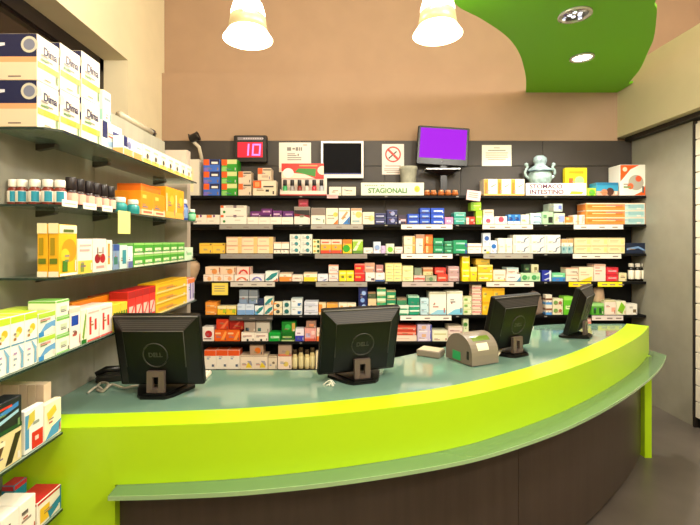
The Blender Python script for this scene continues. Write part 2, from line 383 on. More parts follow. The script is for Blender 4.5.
B(2, 298, 308, 199, 'a8143a', [r(.1, .3, .9, .5, 'd04a6a')], 'small crimson box on top of the red wave box', up=True, D=.05, dy=.03)
B(2, 311, 325.5, 208.5, 'fbf3e4', [r(0, .55, 1, 1, '9b8a80'), r(.1, .3, .6, .35, 'b8c8d8')], 'white box with taupe upper half')
B(2, 326, 338, 208.5, 'fbf2da', [tri([(.6, 0), (1, 0), (1, .3)], 'ee8a3a'), disc(.8, .6, .2, 'f2d46a'), txt('b8b09a', 2, .1, .5)], 'cream box with orange lower corner')
B(2, 338.5, 350, 208.5, 'fbf6ee', [tri([(.35, 0), (1, 0), (1, .5)], '3f8ad0'), tri([(.2, .35), (.7, .8), (.85, .75), (.4, .25)], 'f0b07a'), r(0, .8, 1, .9, 'e8d8b8')], 'white box with blue lower corner')
B(2, 351, 362, 208.5, 'fbf2e0', [disc(.7, .6, .3, 'f2d07a'), r(.1, .1, .8, .25, 'a8c0c0'), top(.15, 'd8b090')], 'white box with yellow spot')
B(2, 362.5, 374.5, 212.3, 'fbf0da', [disc(.75, .5, .25, 'f0d890'), txt('c8b490', 2, .15, .6)], 'small cream box')
nav = [r(.1, .35, .8, .6, 'c4c8e8'), top(.12, '6a70a0')]
B(2, 375, 386.5, 213.5, '2a3070', nav, 'navy box, left pile', nz=2)
B(2, 387, 397.5, 210, '2a3070', [disc(.55, .5, .3, 'a9b0d8'), top(.12, '6a70a0')], 'navy box with pale circle', nz=2)
B(2, 398, 407, 215, '4a3a58', [r(.3, .3, .9, .55, 'e0c8d0'), r(.1, .1, .3, .4, 'd0d8f0')], 'dark violet box')
blu = [r(.15, .35, .85, .65, 'b8d0f4'), bot(.12, '1a3fa0')]
B(2, 407.5, 419.5, 214, '1f5fd0', blu, 'bright blue box, left pile', nz=2)
B(2, 420, 430.5, 208, '1f5fd0', [r(.2, .35, .85, .6, 'a8c4f0'), bot(.2, '163a94')], 'bright blue box, middle pile', nz=3)
B(2, 431, 444.5, 208, '1f62d8', [r(.2, .3, .9, .6, 'd0e0f8'), bot(.1, '163a94')], 'bright blue box, right pile', nz=3)
B(2, 445, 453.5, 217, 'ee9ac4', [r(.2, .3, .7, .6, 'f8d8e8')], 'small pink box')
B(2, 454, 466, 212, '2fa898', [r(.15, .4, .9, .65, 'a8e0d4'), r(0, .8, 1, 1, '8fd0c4')], 'teal box', nz=2)
B(2, 466.5, 475.5, 216.5, 'e0452f', [r(0, 0, .3, .9, 'f6e0d8'), r(.5, .4, .85, .7, 'f4b0a0')], 'small red and white box')
B(2, 476, 482.5, 210.5, 'a9d028', [r(.1, .5, .9, .62, 'd8ee90')], 'lime green box, lower')
B(2, 471, 481.5, 202, 'a4cc24', [r(.1, .55, .9, .65, 'd8ee90'), r(0, 0, .25, 1, '7fae1a')], 'lime green box, upper', up=True)
B(2, 483, 495, 217, 'fbf0ea', [disc(.45, .5, .34, 'e4607a'), bot(.15, 'f4e0da')], 'white box with pink half circle, under cream box')
B(2, 483.5, 494, 209.3, 'f4dcc4', [r(.1, .6, .9, .7, 'e08a7a'), bot(.3, 'f8ece0')], 'cream box on top of the pink one', up=True)
B(2, 495.5, 507.5, 216, 'fbf0ea', [disc(.5, .62, .36, 'e4506a'), bot(.15, 'f4e0da')], 'white box with deep pink spot')
B(2, 508, 521, 214, '2f86cc', [bot(.3, 'e8f0f6'), disc(.5, .55, .28, '1a4f9a'), r(.1, .8, .5, .95, '8fc8e0')], 'small blue and white box', nx=2)
B(2, 521.5, 530, 214, 'f2efd8', [r(.1, .3, .5, .5, 'd8d090')], 'small ivory box')
B(2, 530.5, 542, 212.5, 'c4dce0', [r(.3, .3, .9, .5, '8fb0c8'), top(.2, 'e4ece8')], 'pale blue box', nz=2)
B(2, 542.5, 554, 211, 'b4d2b0', [r(.55, .1, .95, .6, '203020'), r(.1, .5, .4, .75, '5fa86a')], 'pale green box with dark square')
B(2, 554.5, 565.5, 212.5, 'd2dcc4', [r(.4, .2, .95, .8, 'a0b0e0'), r(.1, .3, .3, .5, 'c0c89a')], 'grey green box under pale one')
B(2, 549, 563, 203, 'c8d4cc', [r(.7, .3, .95, .8, '7f8ac8'), r(0, 0, .35, 1, '8f9484')], 'pale grey box with blue edge, upper', up=True)
B(2, 566, 573.5, 216, 'ee9a4a', [bot(.2, 'f6e0c8'), r(.1, .6, .5, .9, 'f6c890')], 'small orange box beside white pack')
B(2, 574, 585.5, 214, 'f4e8da', [r(.3, 0, .5, 1, 'd8b898'), r(.75, .1, .95, .9, 'c8c0b0')], 'white pack with tan stripes', D=.1)
B(2, 586, 646, 202, 'f1a050', [r(.66, 0, 1, 1, 'bfd8d2'), r(.72, .25, .98, .8, '9fc4c4'), r(.02, .3, .62, .8, 'ee8a34'), r(.1, .45, .5, .6, 'f7cf98'), top(.14, 'f6e2cc')], 'long orange box with pale blue end', nz=3)
# third shelf
B(3, 199, 224.5, 244.5, 'f5d05a', [r(.1, .75, .9, .85, 'e8b840'), r(.85, .8, .98, .95, '8a5a30')], 'plain yellow box', nx=2)
B(3, 226, 273, 238, 'f8e2c0', [top(.15, 'e8b898'), r(.75, 0, 1, 1, 'f4cf90'), txt('e0a898', 1, .1, .45)], 'peach cream box', nx=3, nz=2)
B(3, 273.5, 289, 243, 'fbf2e2', [mid(.3, .4, '5a4a40'), top(.12, 'f0c8a8')], 'small white box with dark line', nx=2)
B(3, 289.5, 312, 235, 'e8eae0', [disc(.6, .5, .3, '3f9aa0'), r(.1, .2, .3, .8, 'd0d4cc')], 'white box with teal dot', nx=2, nz=3)
B(3, 312.5, 320, 240, 'f2efc0', [r(.1, .3, .4, .7, 'd8a82a'), r(.6, .2, .95, .8, '2f6a3a')], 'small box with dark green patch', nz=3)
B(3, 320.5, 342, 240, 'f5b840', [top(.35, 'f7d9c4'), bot(.22, 'e8543a'), r(.1, .75, .8, .85, 'e06a4a')], 'yellow box with red lower edge', nx=2)
B(3, 342.5, 352, 240, 'f2d018', [top(.3, 'f0862a'), disc(.4, .35, .4, '3fae2a')], 'yellow and orange box with green leaf')
B(3, 352.5, 363, 240, 'a4cc3a', [tri([(0, .2), (.6, .9), (.8, .85), (.3, .1)], 'f0f4d0'), bot(.2, '6f9a3a'), top(.12, 'dfe8b8')], 'lime box with white streak')
B(3, 363.5, 373, 248, 'f6ece4', [r(.2, .4, .8, .55, 'e8c8c0')], 'low white box')
B(3, 373.5, 381, 242, 'dce6f2', [disc(.5, .5, .35, 'a0b8e0'), bot(.2, 'f0f4f8')], 'pale blue white box')
B(3, 381.3, 386, 246, 'd8c4e4', [], 'narrow lilac box')
B(3, 386.3, 394.5, 244, 'e8f0d8', [disc(.5, .4, .35, '8fd04a')], 'white box with green ball')
B(3, 395, 403, 247, 'f4e4dc', [r(.1, .6, .9, .7, 'e0a8a0')], 'pinkish white box')
B(3, 404, 415.5, 236, 'f8ecd0', [r(.75, 0, 1, 1, 'f2b85a'), top(.1, 'e8c8a8')], 'tall cream box with orange edge', nz=2)
B(3, 416, 425, 234.5, 'faeadc', [r(.8, 0, 1, 1, 'ee9a4a'), top(.2, 'c89878')], 'tall pinkish box with tan top')
B(3, 425.3, 433, 234.5, 'ee8c2e', [r(.1, .1, .4, .8, 'f6cf9a'), top(.2, 'c86a1e')], 'tall orange box', nz=2)
grn = [r(.2, .35, .85, .6, 'a8e4c4'), bot(.15, '0c6a4a')]
B(3, 433.5, 444, 238, '1e9a68', grn, 'emerald green box, left pile', nz=2)
B(3, 444.5, 453, 241, '1a8a60', [r(.3, .3, .8, .55, '8fe0b8'), top(.2, '5fae8a')], 'emerald green box, middle pile', nz=2)
B(3, 453.5, 467.5, 240, '22a070', [r(.2, .4, .85, .65, 'b0ecd0'), r(.85, 0, 1, .5, '2a62b8')], 'emerald green box, right pile', nz=2)
B(3, 468, 482, 243, 'fbeee4', [mid(.62, .72, 'e8a090'), txt('d0c0b0', 1, .2, .35)], 'white box with pink line', nx=2)
B(3, 482.5, 490.5, 246, 'f6f2e0', [r(.2, .3, .5, .6, '202018'), r(.5, 0, .9, .3, 'f0e050')], 'white box with black and yellow marks')
B(3, 483, 491, 232.5, 'd4dce8', [disc(.5, .6, .3, '3a6ab0'), bot(.3, 'f0f4f4')], 'blue and white box standing on another', up=True, D=.05)
B(3, 491, 497.5, 240, 'e2ecf4', [disc(.5, .55, .38, '2f7ac4')], 'white box with blue drop')
B(3, 498, 513, 237.5, 'f4eedc', [r(.05, .1, .2, .6, 'e8b8a0'), txt('d0c4b4', 1, .3, .4)], 'plain ivory box', nx=2)
B(3, 513.5, 561, 234, 'f2efe2', [WAVE('7f8aa0'), r(.05, .1, .15, .9, 'e6dfc8')], 'ivory box with grey wave', nx=3, nz=2)
B(3, 562, 573.5, 238, 'f2eadc', [bot(.5, '9ac0c0'), top(.25, 'e6b07a'), r(.2, .2, .5, .4, '5a8a98')], 'white box with teal lower half', nx=2)
B(3, 575, 625.5, 236.5, 'eee0b4', [txt('e0b890', 2, .1, .6), r(.75, .2, .95, .8, 'd8dc9a'), top(.1, 'd8c494')], 'pale straw coloured box', nx=3, nz=2)
B(3, 627, 647, 241.5, '1c2c48', [tri([(0, .5), (.6, .7), (1, .3), (1, .15), (.6, .5), (0, .3)], '7fa0c8')], 'dark blue box with pale streak')
# fourth shelf
arc = lambda h: ('p', [(.1, .1), (.25, .55), (.5, .72), (.75, .55), (.9, .1), (.75, .1), (.62, .4), (.5, .5), (.38, .4), (.25, .1)], h)
B(4, 203, 233.5, 277, 'f6e6d6', [disc(.6, .4, .3, 'eeb888'), txt('e0b0a0', 1, .1, .7)], 'white box with orange shape, lower row', nx=3)
B(4, 234, 249, 277, 'f8ece2', [arc('e88a60')], 'white box with orange arch')
B(4, 249.5, 264, 276.5, 'f2ecec', [arc('8f8ac8')], 'white box with lilac arch')
B(4, 205, 236, 269, 'f4d8bc', [disc(.6, .4, .35, 'e8a060'), r(.9, .1, .98, .9, 'b06a4a')], 'peach box with orange shape, upper row', nx=2, up=True)
B(4, 236.5, 250, 269, 'f6d4c4', [arc('e0382a'), r(.93, 0, 1, 1, 'd02a2a')], 'pink box with red arch', up=True)
teald = tri([(0, .15), (.5, .75), (1, .95), (.9, .6), (.5, .2), (.2, .05)], '2a9a9a')
B(4, 265, 278, 273, 'f2f4ec', [teald, tri([(.6, 0), (1, 0), (1, .3)], 'f0a080')], 'white box with teal leaf')
B(4, 279, 291.5, 274.5, 'f8ecdc', [bot(.55, 'f2a048'), top(.12, 'd0b8a0')], 'white box with orange lower half')
B(4, 292, 303, 276.5, 'f8e6d6', [r(.1, .4, .9, .55, 'eebfae')], 'pinkish box with pale line')
B(4, 303.5, 317, 274, 'f8f0d8', [bot(.5, 'f4d83a'), top(.14, 'e0c8a8')], 'white box with yellow lower half')
B(4, 317.5, 328, 275.5, 'eceaf0', [tri([(.4, .1), (.9, .4), (.95, .3), (.7, .08)], '5a6aa8')], 'white box with small blue mark')
B(4, 328.5, 338.5, 266, 'f0e0d8', [r(.1, .3, .9, .45, 'd8b8b0'), top(.12, 'e8a888')], 'pale pink box', nz=2)
B(4, 339, 354, 271.5, 'f4e230', [r(.3, .3, .7, .55, '8a8a3a'), r(.1, .7, .9, .85, 'f8f0a0')], 'bright yellow box', nx=2)
B(4, 354.5, 365, 264.5, 'e0302a', [r(.1, .4, .6, .6, 'f2c040'), top(.15, 'f08a7a')], 'red box with yellow mark', nz=2)
B(4, 365.5, 375, 273, 'f8eee4', [r(.6, .1, .95, .35, '6a4a5a')], 'white box under the brown one')
B(4, 375.5, 385, 273, 'f8f0e8', [bot(.2, '5a7ab0')], 'white box with blue lower edge')
B(4, 364.5, 375, 263.5, 'cfa68e', [r(.1, .4, .9, .6, 'e8d0c0')], 'light brown box', up=True)
B(4, 376, 383.5, 265.5, 'c8948e', [r(.1, .3, .8, .5, 'f0d8d0')], 'dusty pink box', up=True)
B(4, 385.5, 402, 263.5, 'f2e8a8', [r(.1, .4, .8, .5, 'd8c878'), top(.1, 'e0d088')], 'pale yellow box', nx=2, nz=3)
B(4, 402.5, 413.5, 266, 'f4ecb4', [r(.1, .4, .8, .5, 'd8c878')], 'ivory yellow box', nz=2)
B(4, 414, 425, 275.5, 'f2cfc4', [mid(.3, .6, 'e0705a')], 'white box with salmon stripe')
B(4, 425.5, 437, 275.5, 'b8b898', [disc(.5, .4, .35, '6f9a6a')], 'grey green box')
B(4, 437.5, 448, 274, 'e8563c', [r(.1, .4, .8, .6, 'f6b8a0')], 'salmon red box, lower')
B(4, 414.5, 422, 268, '8f9a84', [], 'small sage box', up=True, D=.06)
B(4, 423, 433, 267.5, 'c88a5a', [bot(.5, 'd8d0a0'), top(.2, 'e0b898')], 'small tan box', up=True)
B(4, 435, 446, 267.5, 'e84a3c', [r(.1, .3, .8, .55, 'f49a8a')], 'salmon red box, upper', up=True)
B(4, 448.5, 459.5, 266, 'c8a8a4', [r(.1, .5, .9, .65, 'e8d4d0')], 'mauve box', nz=2)
B(4, 462, 470, 253.5, 'f6dc1c', [r(.1, .75, .9, .85, 'f8f0b0'), r(.1, .35, .9, .45, 'fbf4c0')], 'tall bright yellow box', nz=2)
B(4, 470.5, 477.5, 266.5, 'f2d428', [top(.3, 'f8ee9a')], 'short yellow box')
B(4, 478, 493, 272, 'f4d040', [top(.2, 'f8ea9a'), r(.1, .3, .7, .45, 'f8f0c0')], 'wide yellow box, lowest')
B(4, 478, 493, 264, 'f2c838', [top(.2, 'f8ea9a')], 'wide yellow box, middle', up=True)
B(4, 476, 490, 258, 'd8b84a', [top(.25, 'c8a83a')], 'dull yellow box, uppermost', up=True)
B(4, 493.5, 506, 269, 'f6ead4', [r(.1, .5, .9, .65, 'f0c8b0'), bot(.15, 'f4dc8a')], 'cream box with pink line')
B(4, 506.5, 521, 273, 'f4ece4', [tri([(.7, 0), (1, 0), (1, .7)], '5aa8c8'), r(.1, .5, .6, .65, 'e0b8a8')], 'white box with blue corner, lower')
B(4, 507, 519, 266.5, 'f2e0d4', [top(.3, 'b8d0d0'), r(.1, .3, .7, .45, 'e0a898')], 'pink white box with blue top, upper', up=True)
B(4, 521.5, 541, 271.5, 'c8e4c0', [disc(.35, .45, .3, '4fae6a'), r(.65, .2, .9, .6, '8fc890')], 'green and white box', nx=2)
B(4, 524, 531, 263, '2f4a34', [r(.3, .3, .7, .6, '6f9a6a')], 'small dark green box', up=True)
B(4, 531.5, 539, 263, 'd8d4b0', [r(.4, .3, .8, .7, '8f8a5a')], 'small khaki box', up=True)
B(4, 542.5, 552, 269, '2a3ea8', [tri([(.2, .3), (.8, .75), (.9, .6), (.4, .15)], 'd0d8f0'), r(.8, 0, 1, 1, 'e4e8f0')], 'deep blue box with white streak', nz=2)
B(4, 552.5, 566, 271.5, '7fd0a0', [bot(.5, '3f8fd0'), r(.1, .6, .8, .75, 'd0f0d8')], 'mint box with blue lower half')
B(4, 566.5, 579, 266, 'efe0cc', [r(.5, .3, .9, .5, 'b0a08c'), top(.15, 'e8b89a')], 'beige box', nz=2)
B(4, 579.5, 594, 265, 'f0e2c4', [tri([(0, 0), (.9, 0), (.9, .35)], 'f2d23a'), txt('e0c0a0', 2, .1, .6)], 'cream box with yellow triangle')
B(4, 594.5, 606.5, 262, 'efdfd0', [txt('d8a898', 3, .1, .75), top(.08, 'e8c0a8')], 'tall pinkish cream box')
B(4, 607, 619, 265, 'e0384a', [r(.15, .35, .85, .6, 'f6a8b0'), top(.12, 'b82a3a')], 'raspberry red box', nz=2)
B(4, 619.5, 627.5, 270.5, 'e8dcb4', [r(.2, .4, .8, .55, 'a0987a')], 'small straw box')
# fifth shelf
B(5, 205, 216.5, 305, 'f2a84a', [r(.1, .3, .8, .5, 'f8d8a0'), top(.1, 'e8953a')], 'light orange box', nz=2)
B(5, 217, 236, 309, 'f4d23a', [r(.6, .2, .95, .7, 'b8c83a'), top(.3, 'f8ecc0')], 'low yellow box', nx=2)
B(5, 237, 254, 306.5, 'd8e2f0', [bot(.45, '8fb4e0'), txt('a0b4d0', 1, .1, .7)], 'white box with pale blue lower half', nx=2)
B(5, 254.5, 263.5, 308, 'eef4f4', [teald, tri([(0, 0), (.4, 0), (0, .5)], '7ab8e0')], 'white box with teal leaf, first')
B(5, 264, 273, 308, 'f0e6d8', [teald, tri([(.5, 0), (1, 0), (1, .5)], 'f2a84a')], 'white box with teal leaf and orange corner, lower')
B(5, 239, 248.3, 292.5, '8f98a0', [mid(.45, .55, 'c8ccd0'), bot(.3, '8fa4c0')], 'grey box, left', up=True)
B(5, 248.7, 257.5, 292.5, '8a9298', [mid(.45, .55, 'c8ccd0'), bot(.3, '8fa4c0')], 'grey box, right', up=True)
B(5, 258, 263.5, 301, '3a4a68', [], 'small slate blue box', up=True, D=.05)
B(5, 264, 273, 299, 'eef0e4', [teald, r(.8, .1, 1, .6, 'f2a84a')], 'white box with teal leaf and orange edge, upper', up=True)
B(5, 273.5, 282, 304.5, 'f6e8c8', [disc(.5, .5, .3, '4a5a3a'), tri([(0, .6), (.5, .9), (0, 1)], 'f0a048')], 'cream box with dark disc', nz=2)
B(5, 282.5, 290.5, 303.5, 'e8eee4', [disc(.5, .5, .35, '2a7a78')], 'white box with dark teal disc', nz=2)
B(5, 291, 302, 300.5, 'eef2f2', [r(.6, .1, .95, .45, '2f7ab8'), top(.1, 'd0dcd8')], 'white box with blue patch', nz=2)
B(5, 304, 318, 303.5, 'e4e6ee', [mid(.35, .45, 'b0b4c4'), r(.1, .6, .8, .75, 'c8ccd8')], 'white box with grey lines', nz=2)
B(5, 318.5, 326, 304.5, 'f4dcb4', [r(0, .2, .5, .9, 'f0a040')], 'cream and orange box beside centre monitor')
B(5, 326.5, 338, 305, 'f4e2c4', [top(.4, 'eeb050')], 'cream box with orange top behind monitor')
B(5, 338.5, 356, 304.5, 'f6e8d0', [r(.2, .5, .5, .8, 'e8b868')], 'cream box with tan mark behind monitor', nx=2)
B(5, 358.5, 367.5, 286.5, '1a2a6a', [disc(.6, .75, .25, 'a8c0e8'), disc(.45, .5, .25, '8fb0e0'), disc(.6, .28, .25, 'a8c0e8')], 'tall navy box with pale spots', dy=-.002)
B(5, 368, 376.5, 299.5, 'e8d0a8', [bot(.4, 'd8e8c0')], 'beige box beside navy one')
B(5, 368, 376, 293, '5a6a48', [top(.2, 'b08a6a')], 'olive brown box', up=True)
B(5, 377, 386, 288.5, '3fae78', [r(0, 0, 1, .45, 'e4f0d0'), top(.15, 'd8d0a0')], 'green and cream box', nz=4)
B(5, 386.5, 396, 291, '2f9a70', [r(.1, .1, .9, .4, 'd8e8b0'), top(.18, 'b8a880')], 'green box with cream band', nz=3)
B(5, 396.5, 409, 305.5, 'dff0dc', [bot(.3, '3fb080'), top(.2, 'f0f4e8')], 'white box with mint lower edge', nz=2)
B(5, 409.5, 420, 305.5, '2fae8a', [top(.3, 'e8f4e8')], 'turquoise box', nz=2)
B(5, 397, 407, 298.5, '4f9a70', [top(.3, 'a89078')], 'dull green box', up=True)
B(5, 408, 419.5, 296, '1f9a78', [top(.2, 'b8d8c0')], 'dark turquoise box', up=True)
B(5, 420.5, 429, 298.5, 'cfe6ea', [r(.1, .3, .8, .4, 'a0c8d0'), r(.1, .6, .7, .7, 'a0c8d0')], 'pale aqua box', nz=2)
B(5, 429.5, 446.5, 292, 'f4f2e4', [tri([(0, 0), (1, 0), (1, .2), (.5, .22)], 'a8d8e8'), disc(.3, .5, .05, 'c08070'), top(.08, 'd8d4b8')], 'large white box with pale blue wave, left', D=.15)
B(5, 447, 463, 291, 'f4f2e8', [tri([(0, 0), (1, 0), (1, .28), (.5, .22)], '8fd0e8'), disc(.3, .5, .05, 'c08070'), top(.08, 'd8d4b8')], 'large white box with pale blue wave, right', D=.15)
B(5, 463.5, 472, 296, 'e6ecc8', [r(.1, .3, .5, .7, '8fc05a'), mid(.85, 1, 'd8d8a0')], 'white box with leaf green mark', nz=3)
B(5, 472.5, 482, 284, 'f0dcc8', [mid(.3, .6, 'e8a8a0'), top(.15, 'c8b090')], 'pinkish striped box', nz=5)
B(5, 482.5, 505, 287, 'f2c628', [top(.2, 'e0b020'), r(.05, .3, .3, .7, 'f4d860')], 'golden yellow box', nx=2, nz=2)
B(5, 546, 552.5, 293, 'e8e0d0', [mid(.45, .65, '8a5a3a'), bot(.25, '5aa0d8')], 'white box with brown and blue bands', nz=2)
B(5, 553, 563.5, 297, 'e2dcc0', [disc(.3, .5, .28, '7fa85a'), disc(.75, .5, .22, 'b0705a')], 'cream box with green dot', nz=2)
B(5, 564, 573.5, 294.5, '6fc42a', [top(.2, '9fdc5a'), r(.2, .3, .8, .5, 'd8eeb0')], 'lime green carton behind end monitor')
B(5, 592, 604.5, 301, '5fae3a', [top(.25, 'a8d890'), r(.15, .1, .35, .6, '1f5a2a'), r(.6, .1, .8, .6, '1f5a2a')], 'green box with dark windows')
B(5, 605, 616.5, 297.5, 'f2e4d4', [r(.6, .2, .95, .5, 'f0b8a0'), top(.12, 'd8d0a8')], 'pinkish white carton')
B(5, 617, 626.5, 298.5, 'ecead0', [tri([(.1, .3), (.5, .95), (.95, .6), (.6, .05)], '8fc81e')], 'white carton with lime leaf')
B(5, 627, 638, 301, 'eeeade', [r(.6, .2, .9, .5, '8a7a5a')], 'small white carton at right end')
# sixth shelf
B(6, 202, 213.5, 329.5, 'f6eee6', [disc(.55, .5, .32, 'c8202a'), r(.1, .12, .8, .2, '8a3a3a')], 'white box with red heart shape')
B(6, 214, 239.5, 332, 'ee7420', [tri([(.5, .1), (.75, .1), (1, .8), (.85, .85)], 'f6b060'), r(.05, .6, .5, .75, 'f8d0a0')], 'bright orange box', nx=2)
B(6, 241, 268, 334.5, 'f8eedf', [r(.1, .55, .8, .65, 'b86a5a'), r(.4, .0, .55, .25, '203838')], 'low white box with red text', nx=2)
B(6, 268.5, 280.5, 334.5, '1fae48', [r(.15, .35, .9, .6, 'c8f0c8')], 'bright green box')
B(6, 281, 294.5, 334, '1f7a2a', [r(.1, .4, .8, .55, 'c8d890'), bot(.15, 'c8d8a0')], 'dark green box, lower')
B(6, 295, 304, 330.5, 'f0eaf0', [bot(.45, '4a4ac0'), r(.2, .6, .6, .7, 'c09ab0')], 'white box with violet lower half')
B(6, 304.5, 316, 329.5, 'ecb0a8', [r(.1, .3, .5, .6, 'c8c0e0'), bot(.2, 'e0705a'), r(.6, .5, .9, .8, 'f4d8d0')], 'pink box under brown one')
B(6, 316.5, 323, 330, 'f6ddc8', [bot(.4, 'f08a4a')], 'white and orange box beside monitor')
B(6, 216, 228.5, 321.5, 'd84a24', [tri([(.3, .1), (.6, .1), (1, .8), (.9, .9)], 'e8855a')], 'red orange box, upper', up=True)
B(6, 229, 243.5, 321.5, 'b02a1a', [tri([(.2, .1), (.4, .1), (.8, .8), (.7, .9)], 'd0604a')], 'dark red box, upper', up=True)
B(6, 244, 255.5, 322.5, 'b8a898', [r(.1, .1, .4, .4, '2a3a3a'), top(.12, '8a7a6c')], 'grey beige box, upper', up=True)
B(6, 256, 269.5, 323, 'd2cabc', [r(.1, .1, .35, .4, '2a6a70'), top(.12, 'a89a88')], 'light grey box, upper', up=True)
B(6, 281.5, 295.5, 323.5, '1f8a30', [r(.75, .1, .98, .9, 'd8b060'), disc(.45, .5, .28, '4ac060')], 'green box with tan end, upper', up=True)
B(6, 306, 316, 322.5, 'b08a78', [r(.3, .2, .8, .6, 'e09a70')], 'brown box, upper', up=True)
B(6, 395.5, 417, 335.5, 'f6e2d0', [txt('d8b0a0', 1, .1, .4)], 'low cream box under red pair')
B(6, 396, 416.5, 326, 'e0624a', [mid(.3, .6, 'f0a890'), top(.15, 'c8503a')], 'salmon box with pale stripe', nz=2, up=True)
B(6, 417.5, 432, 325, 'dcd0e4', [r(.3, .5, .6, .9, 'e8c09a'), r(.9, 0, 1, 1, '5a62b8'), r(.1, .1, .7, .3, 'f4eaf0')], 'lilac box with blue edge', nz=2)
B(6, 432.5, 448, 330.5, 'f2efd4', [r(.1, .6, .9, .75, 'd8d4a0')], 'low ivory box')
B(6, 448.5, 463, 326, 'f0dfd4', [r(.1, .3, .8, .45, 'c8a0a0'), top(.15, 'd8c8b0')], 'pink cream box', nz=2)
B(6, 463.5, 469, 318.5, 'e0e8c4', [disc(.4, .75, .4, '5f9a4a'), disc(.5, .3, .3, '8fc06a')], 'tall white and green box')
B(6, 583, 592, 316, 'f0a898', [top(.15, 'f8d0c4')], 'pink carton beside end monitor', D=.08)
# bottom shelf
B(7, 204, 239.5, 351, 'f6efe2', [top(.3, 'ea6a2a'), r(.65, .12, .85, .25, '5a6a80')], 'white box with orange top', nx=3)
B(7, 240, 267.5, 356, 'f2e4d0', [tri([(.4, .1), (.6, .55), (.9, .1)], 'f0d83a'), tri([(.5, .6), (.8, .6), (.95, .2), (.85, .2)], 'b0a8b0'), top(.1, 'd0bca4')], 'white box with yellow mark', nx=2)
B(7, 268, 277, 357, 'eadcc4', [disc(.6, .5, .15, '8a7a60'), top(.1, 'c8b49a')], 'small beige box')
B(7, 277.5, 291.5, 357, 'f4e2d0', [disc(.6, .4, .2, 'e8d070')], 'pinkish beige box, lower')
B(7, 249.5, 263, 345.5, 'c4a890', [disc(.6, .45, .3, 'e0822a'), top(.1, 'a8907a')], 'tan box with orange spot, upper', up=True)
B(7, 278, 291.5, 345, 'c0a894', [bot(.2, 'd88a70'), disc(.7, .3, .2, 'c8b060')], 'brown beige box, upper', up=True)
B(7, 315.5, 323, 352, 'f2e4c0', [], 'plain cream box beside monitor')

# bottles --------------------------------------------------------
def bottle(rad, H, body, cap, label, capf=.28, name='bottle', lab2=None, sq=False):
    root = empty(name, (0, 0, 0)); hb = H * (1 - capf)
    b = MB(); b.lathe([(rad*.9, 0), (rad, .004), (rad, hb*.82), (rad*.72, hb*.97), (rad*.66, hb)], plastic(body, .25), 18); b.build('body', root)
    if label:
        b = MB(); b.lathe([(rad*1.012, hb*.14), (rad*1.03, hb*.15), (rad*1.03, hb*.76), (rad*1.012, hb*.77)], card(label), 18)
        if lab2:
            n = 9
            for k in range(n):
                a0, a1 = -PI/2 + .05 + k*.13, -PI/2 + .05 + (k+1)*.13; R = rad*1.045
                b.poly([(R*math.cos(a0), R*math.sin(a0), hb*.16), (R*math.cos(a1), R*math.sin(a1), hb*.16), (R*math.cos(a1), R*math.sin(a1), hb*.75), (R*math.cos(a0), R*math.sin(a0), hb*.75)], card(lab2))
        b.build('label', root)
    b = MB(); b.lathe([(rad*.8, hb), (rad*.84, hb+.002), (rad*.84, H-.003), (rad*.78, H)], plastic(cap, .35), 18); b.build('cap', root)
    return root
p0 = bottle(.026, .165, '16130f', 'e8e2d4', 'f0ead8', .2)
for i, px in enumerate((631, 637.5, 644)):
    o = p0 if i == 0 else copy_tree(p0)
    o.location = (at(px, 0, FR + .05).x, FR + .05, shz(4) + .0006)
    reg(o, 'black bottle with white cap and label', SHELVES[4][3], 'bottle', o.location.x, 0)
p0 = bottle(.024, .175, 'd8c48a', '4a3a22', 'ece0b0', .22)
for i, px in enumerate((295, 301, 307, 312.3)):
    o = p0 if i == 0 else copy_tree(p0)
    o.location = (at(px, 0, FR + .04).x, FR + .04, shz(7) + .0006)
    if i % 2: o.scale = (1, 1, 1.12)
    reg(o, 'cream bottle with brown cap', SHELVES[7][3], 'bottle', o.location.x, 0)
# counter display of little bottles on the top shelf
z1 = shz(1)
a, c = at(280, 0, FR).x, at(326.5, 0, FR).x
dsp = empty('display_stand', ((a+c)/2, FR + .06, z1 + .0006), 'red and green display stand holding little bottles, top back shelf', 'display stand')
W = c - a
b = MB(); wt = card('f0e6dc')
b.box(-W/2, W/2, -.055, .055, 0, .018, wt); b.box(-W/2, W/2, -.056, -.052, .004, .045, wt); b.box(-W/2, W/2, .05, .055, 0, .18, wt)
b.box(-W/2, -W/2 + .004, -.055, .055, 0, .06, wt); b.box(W/2 - .004, W/2, -.055, .055, 0, .06, wt)
b.box(-W/2, W/2, -.0567, -.056, .0005, .012, card('c83a34')); b.build('tray', dsp)
b = MB(); zt = .18; W2 = W * .93
b.box(-W/2, -W/2 + W2, .04, .0495, zt - .01, zt + .137, card('e23a22'))
q = lambda u, v, e=0: (-W/2 + W2*u, .0392 - e, zt - .008 + .143*v)
b.poly([q(0, 0), q(.8, 0), q(.55, .3), q(.2, .4), q(0, .5)], card('f4e8d8'))
b.poly([q(.32, .45, .0003), q(.4, .68, .0003), q(.82, .66, .0003), q(.8, .12, .0003)], card('3f9a2a'))
b.poly([q(.16 + .13*math.cos(t), .38 + .32*math.sin(t), .0006) for t in [2*PI*i/20 for i in range(20)]], card('fbf6f0'))
b.poly([q(min(1, .98 + .13*math.cos(t)), .55 + .3*math.sin(t), .0006) for t in [2*PI*i/20 for i in range(20)]], card('f6ead8'))
b.poly([q(.42, .82, .0006), q(.85, .82, .0006), q(.85, .9, .0006), q(.42, .9, .0006)], card('f2b070'))
b.build('header_card', dsp)
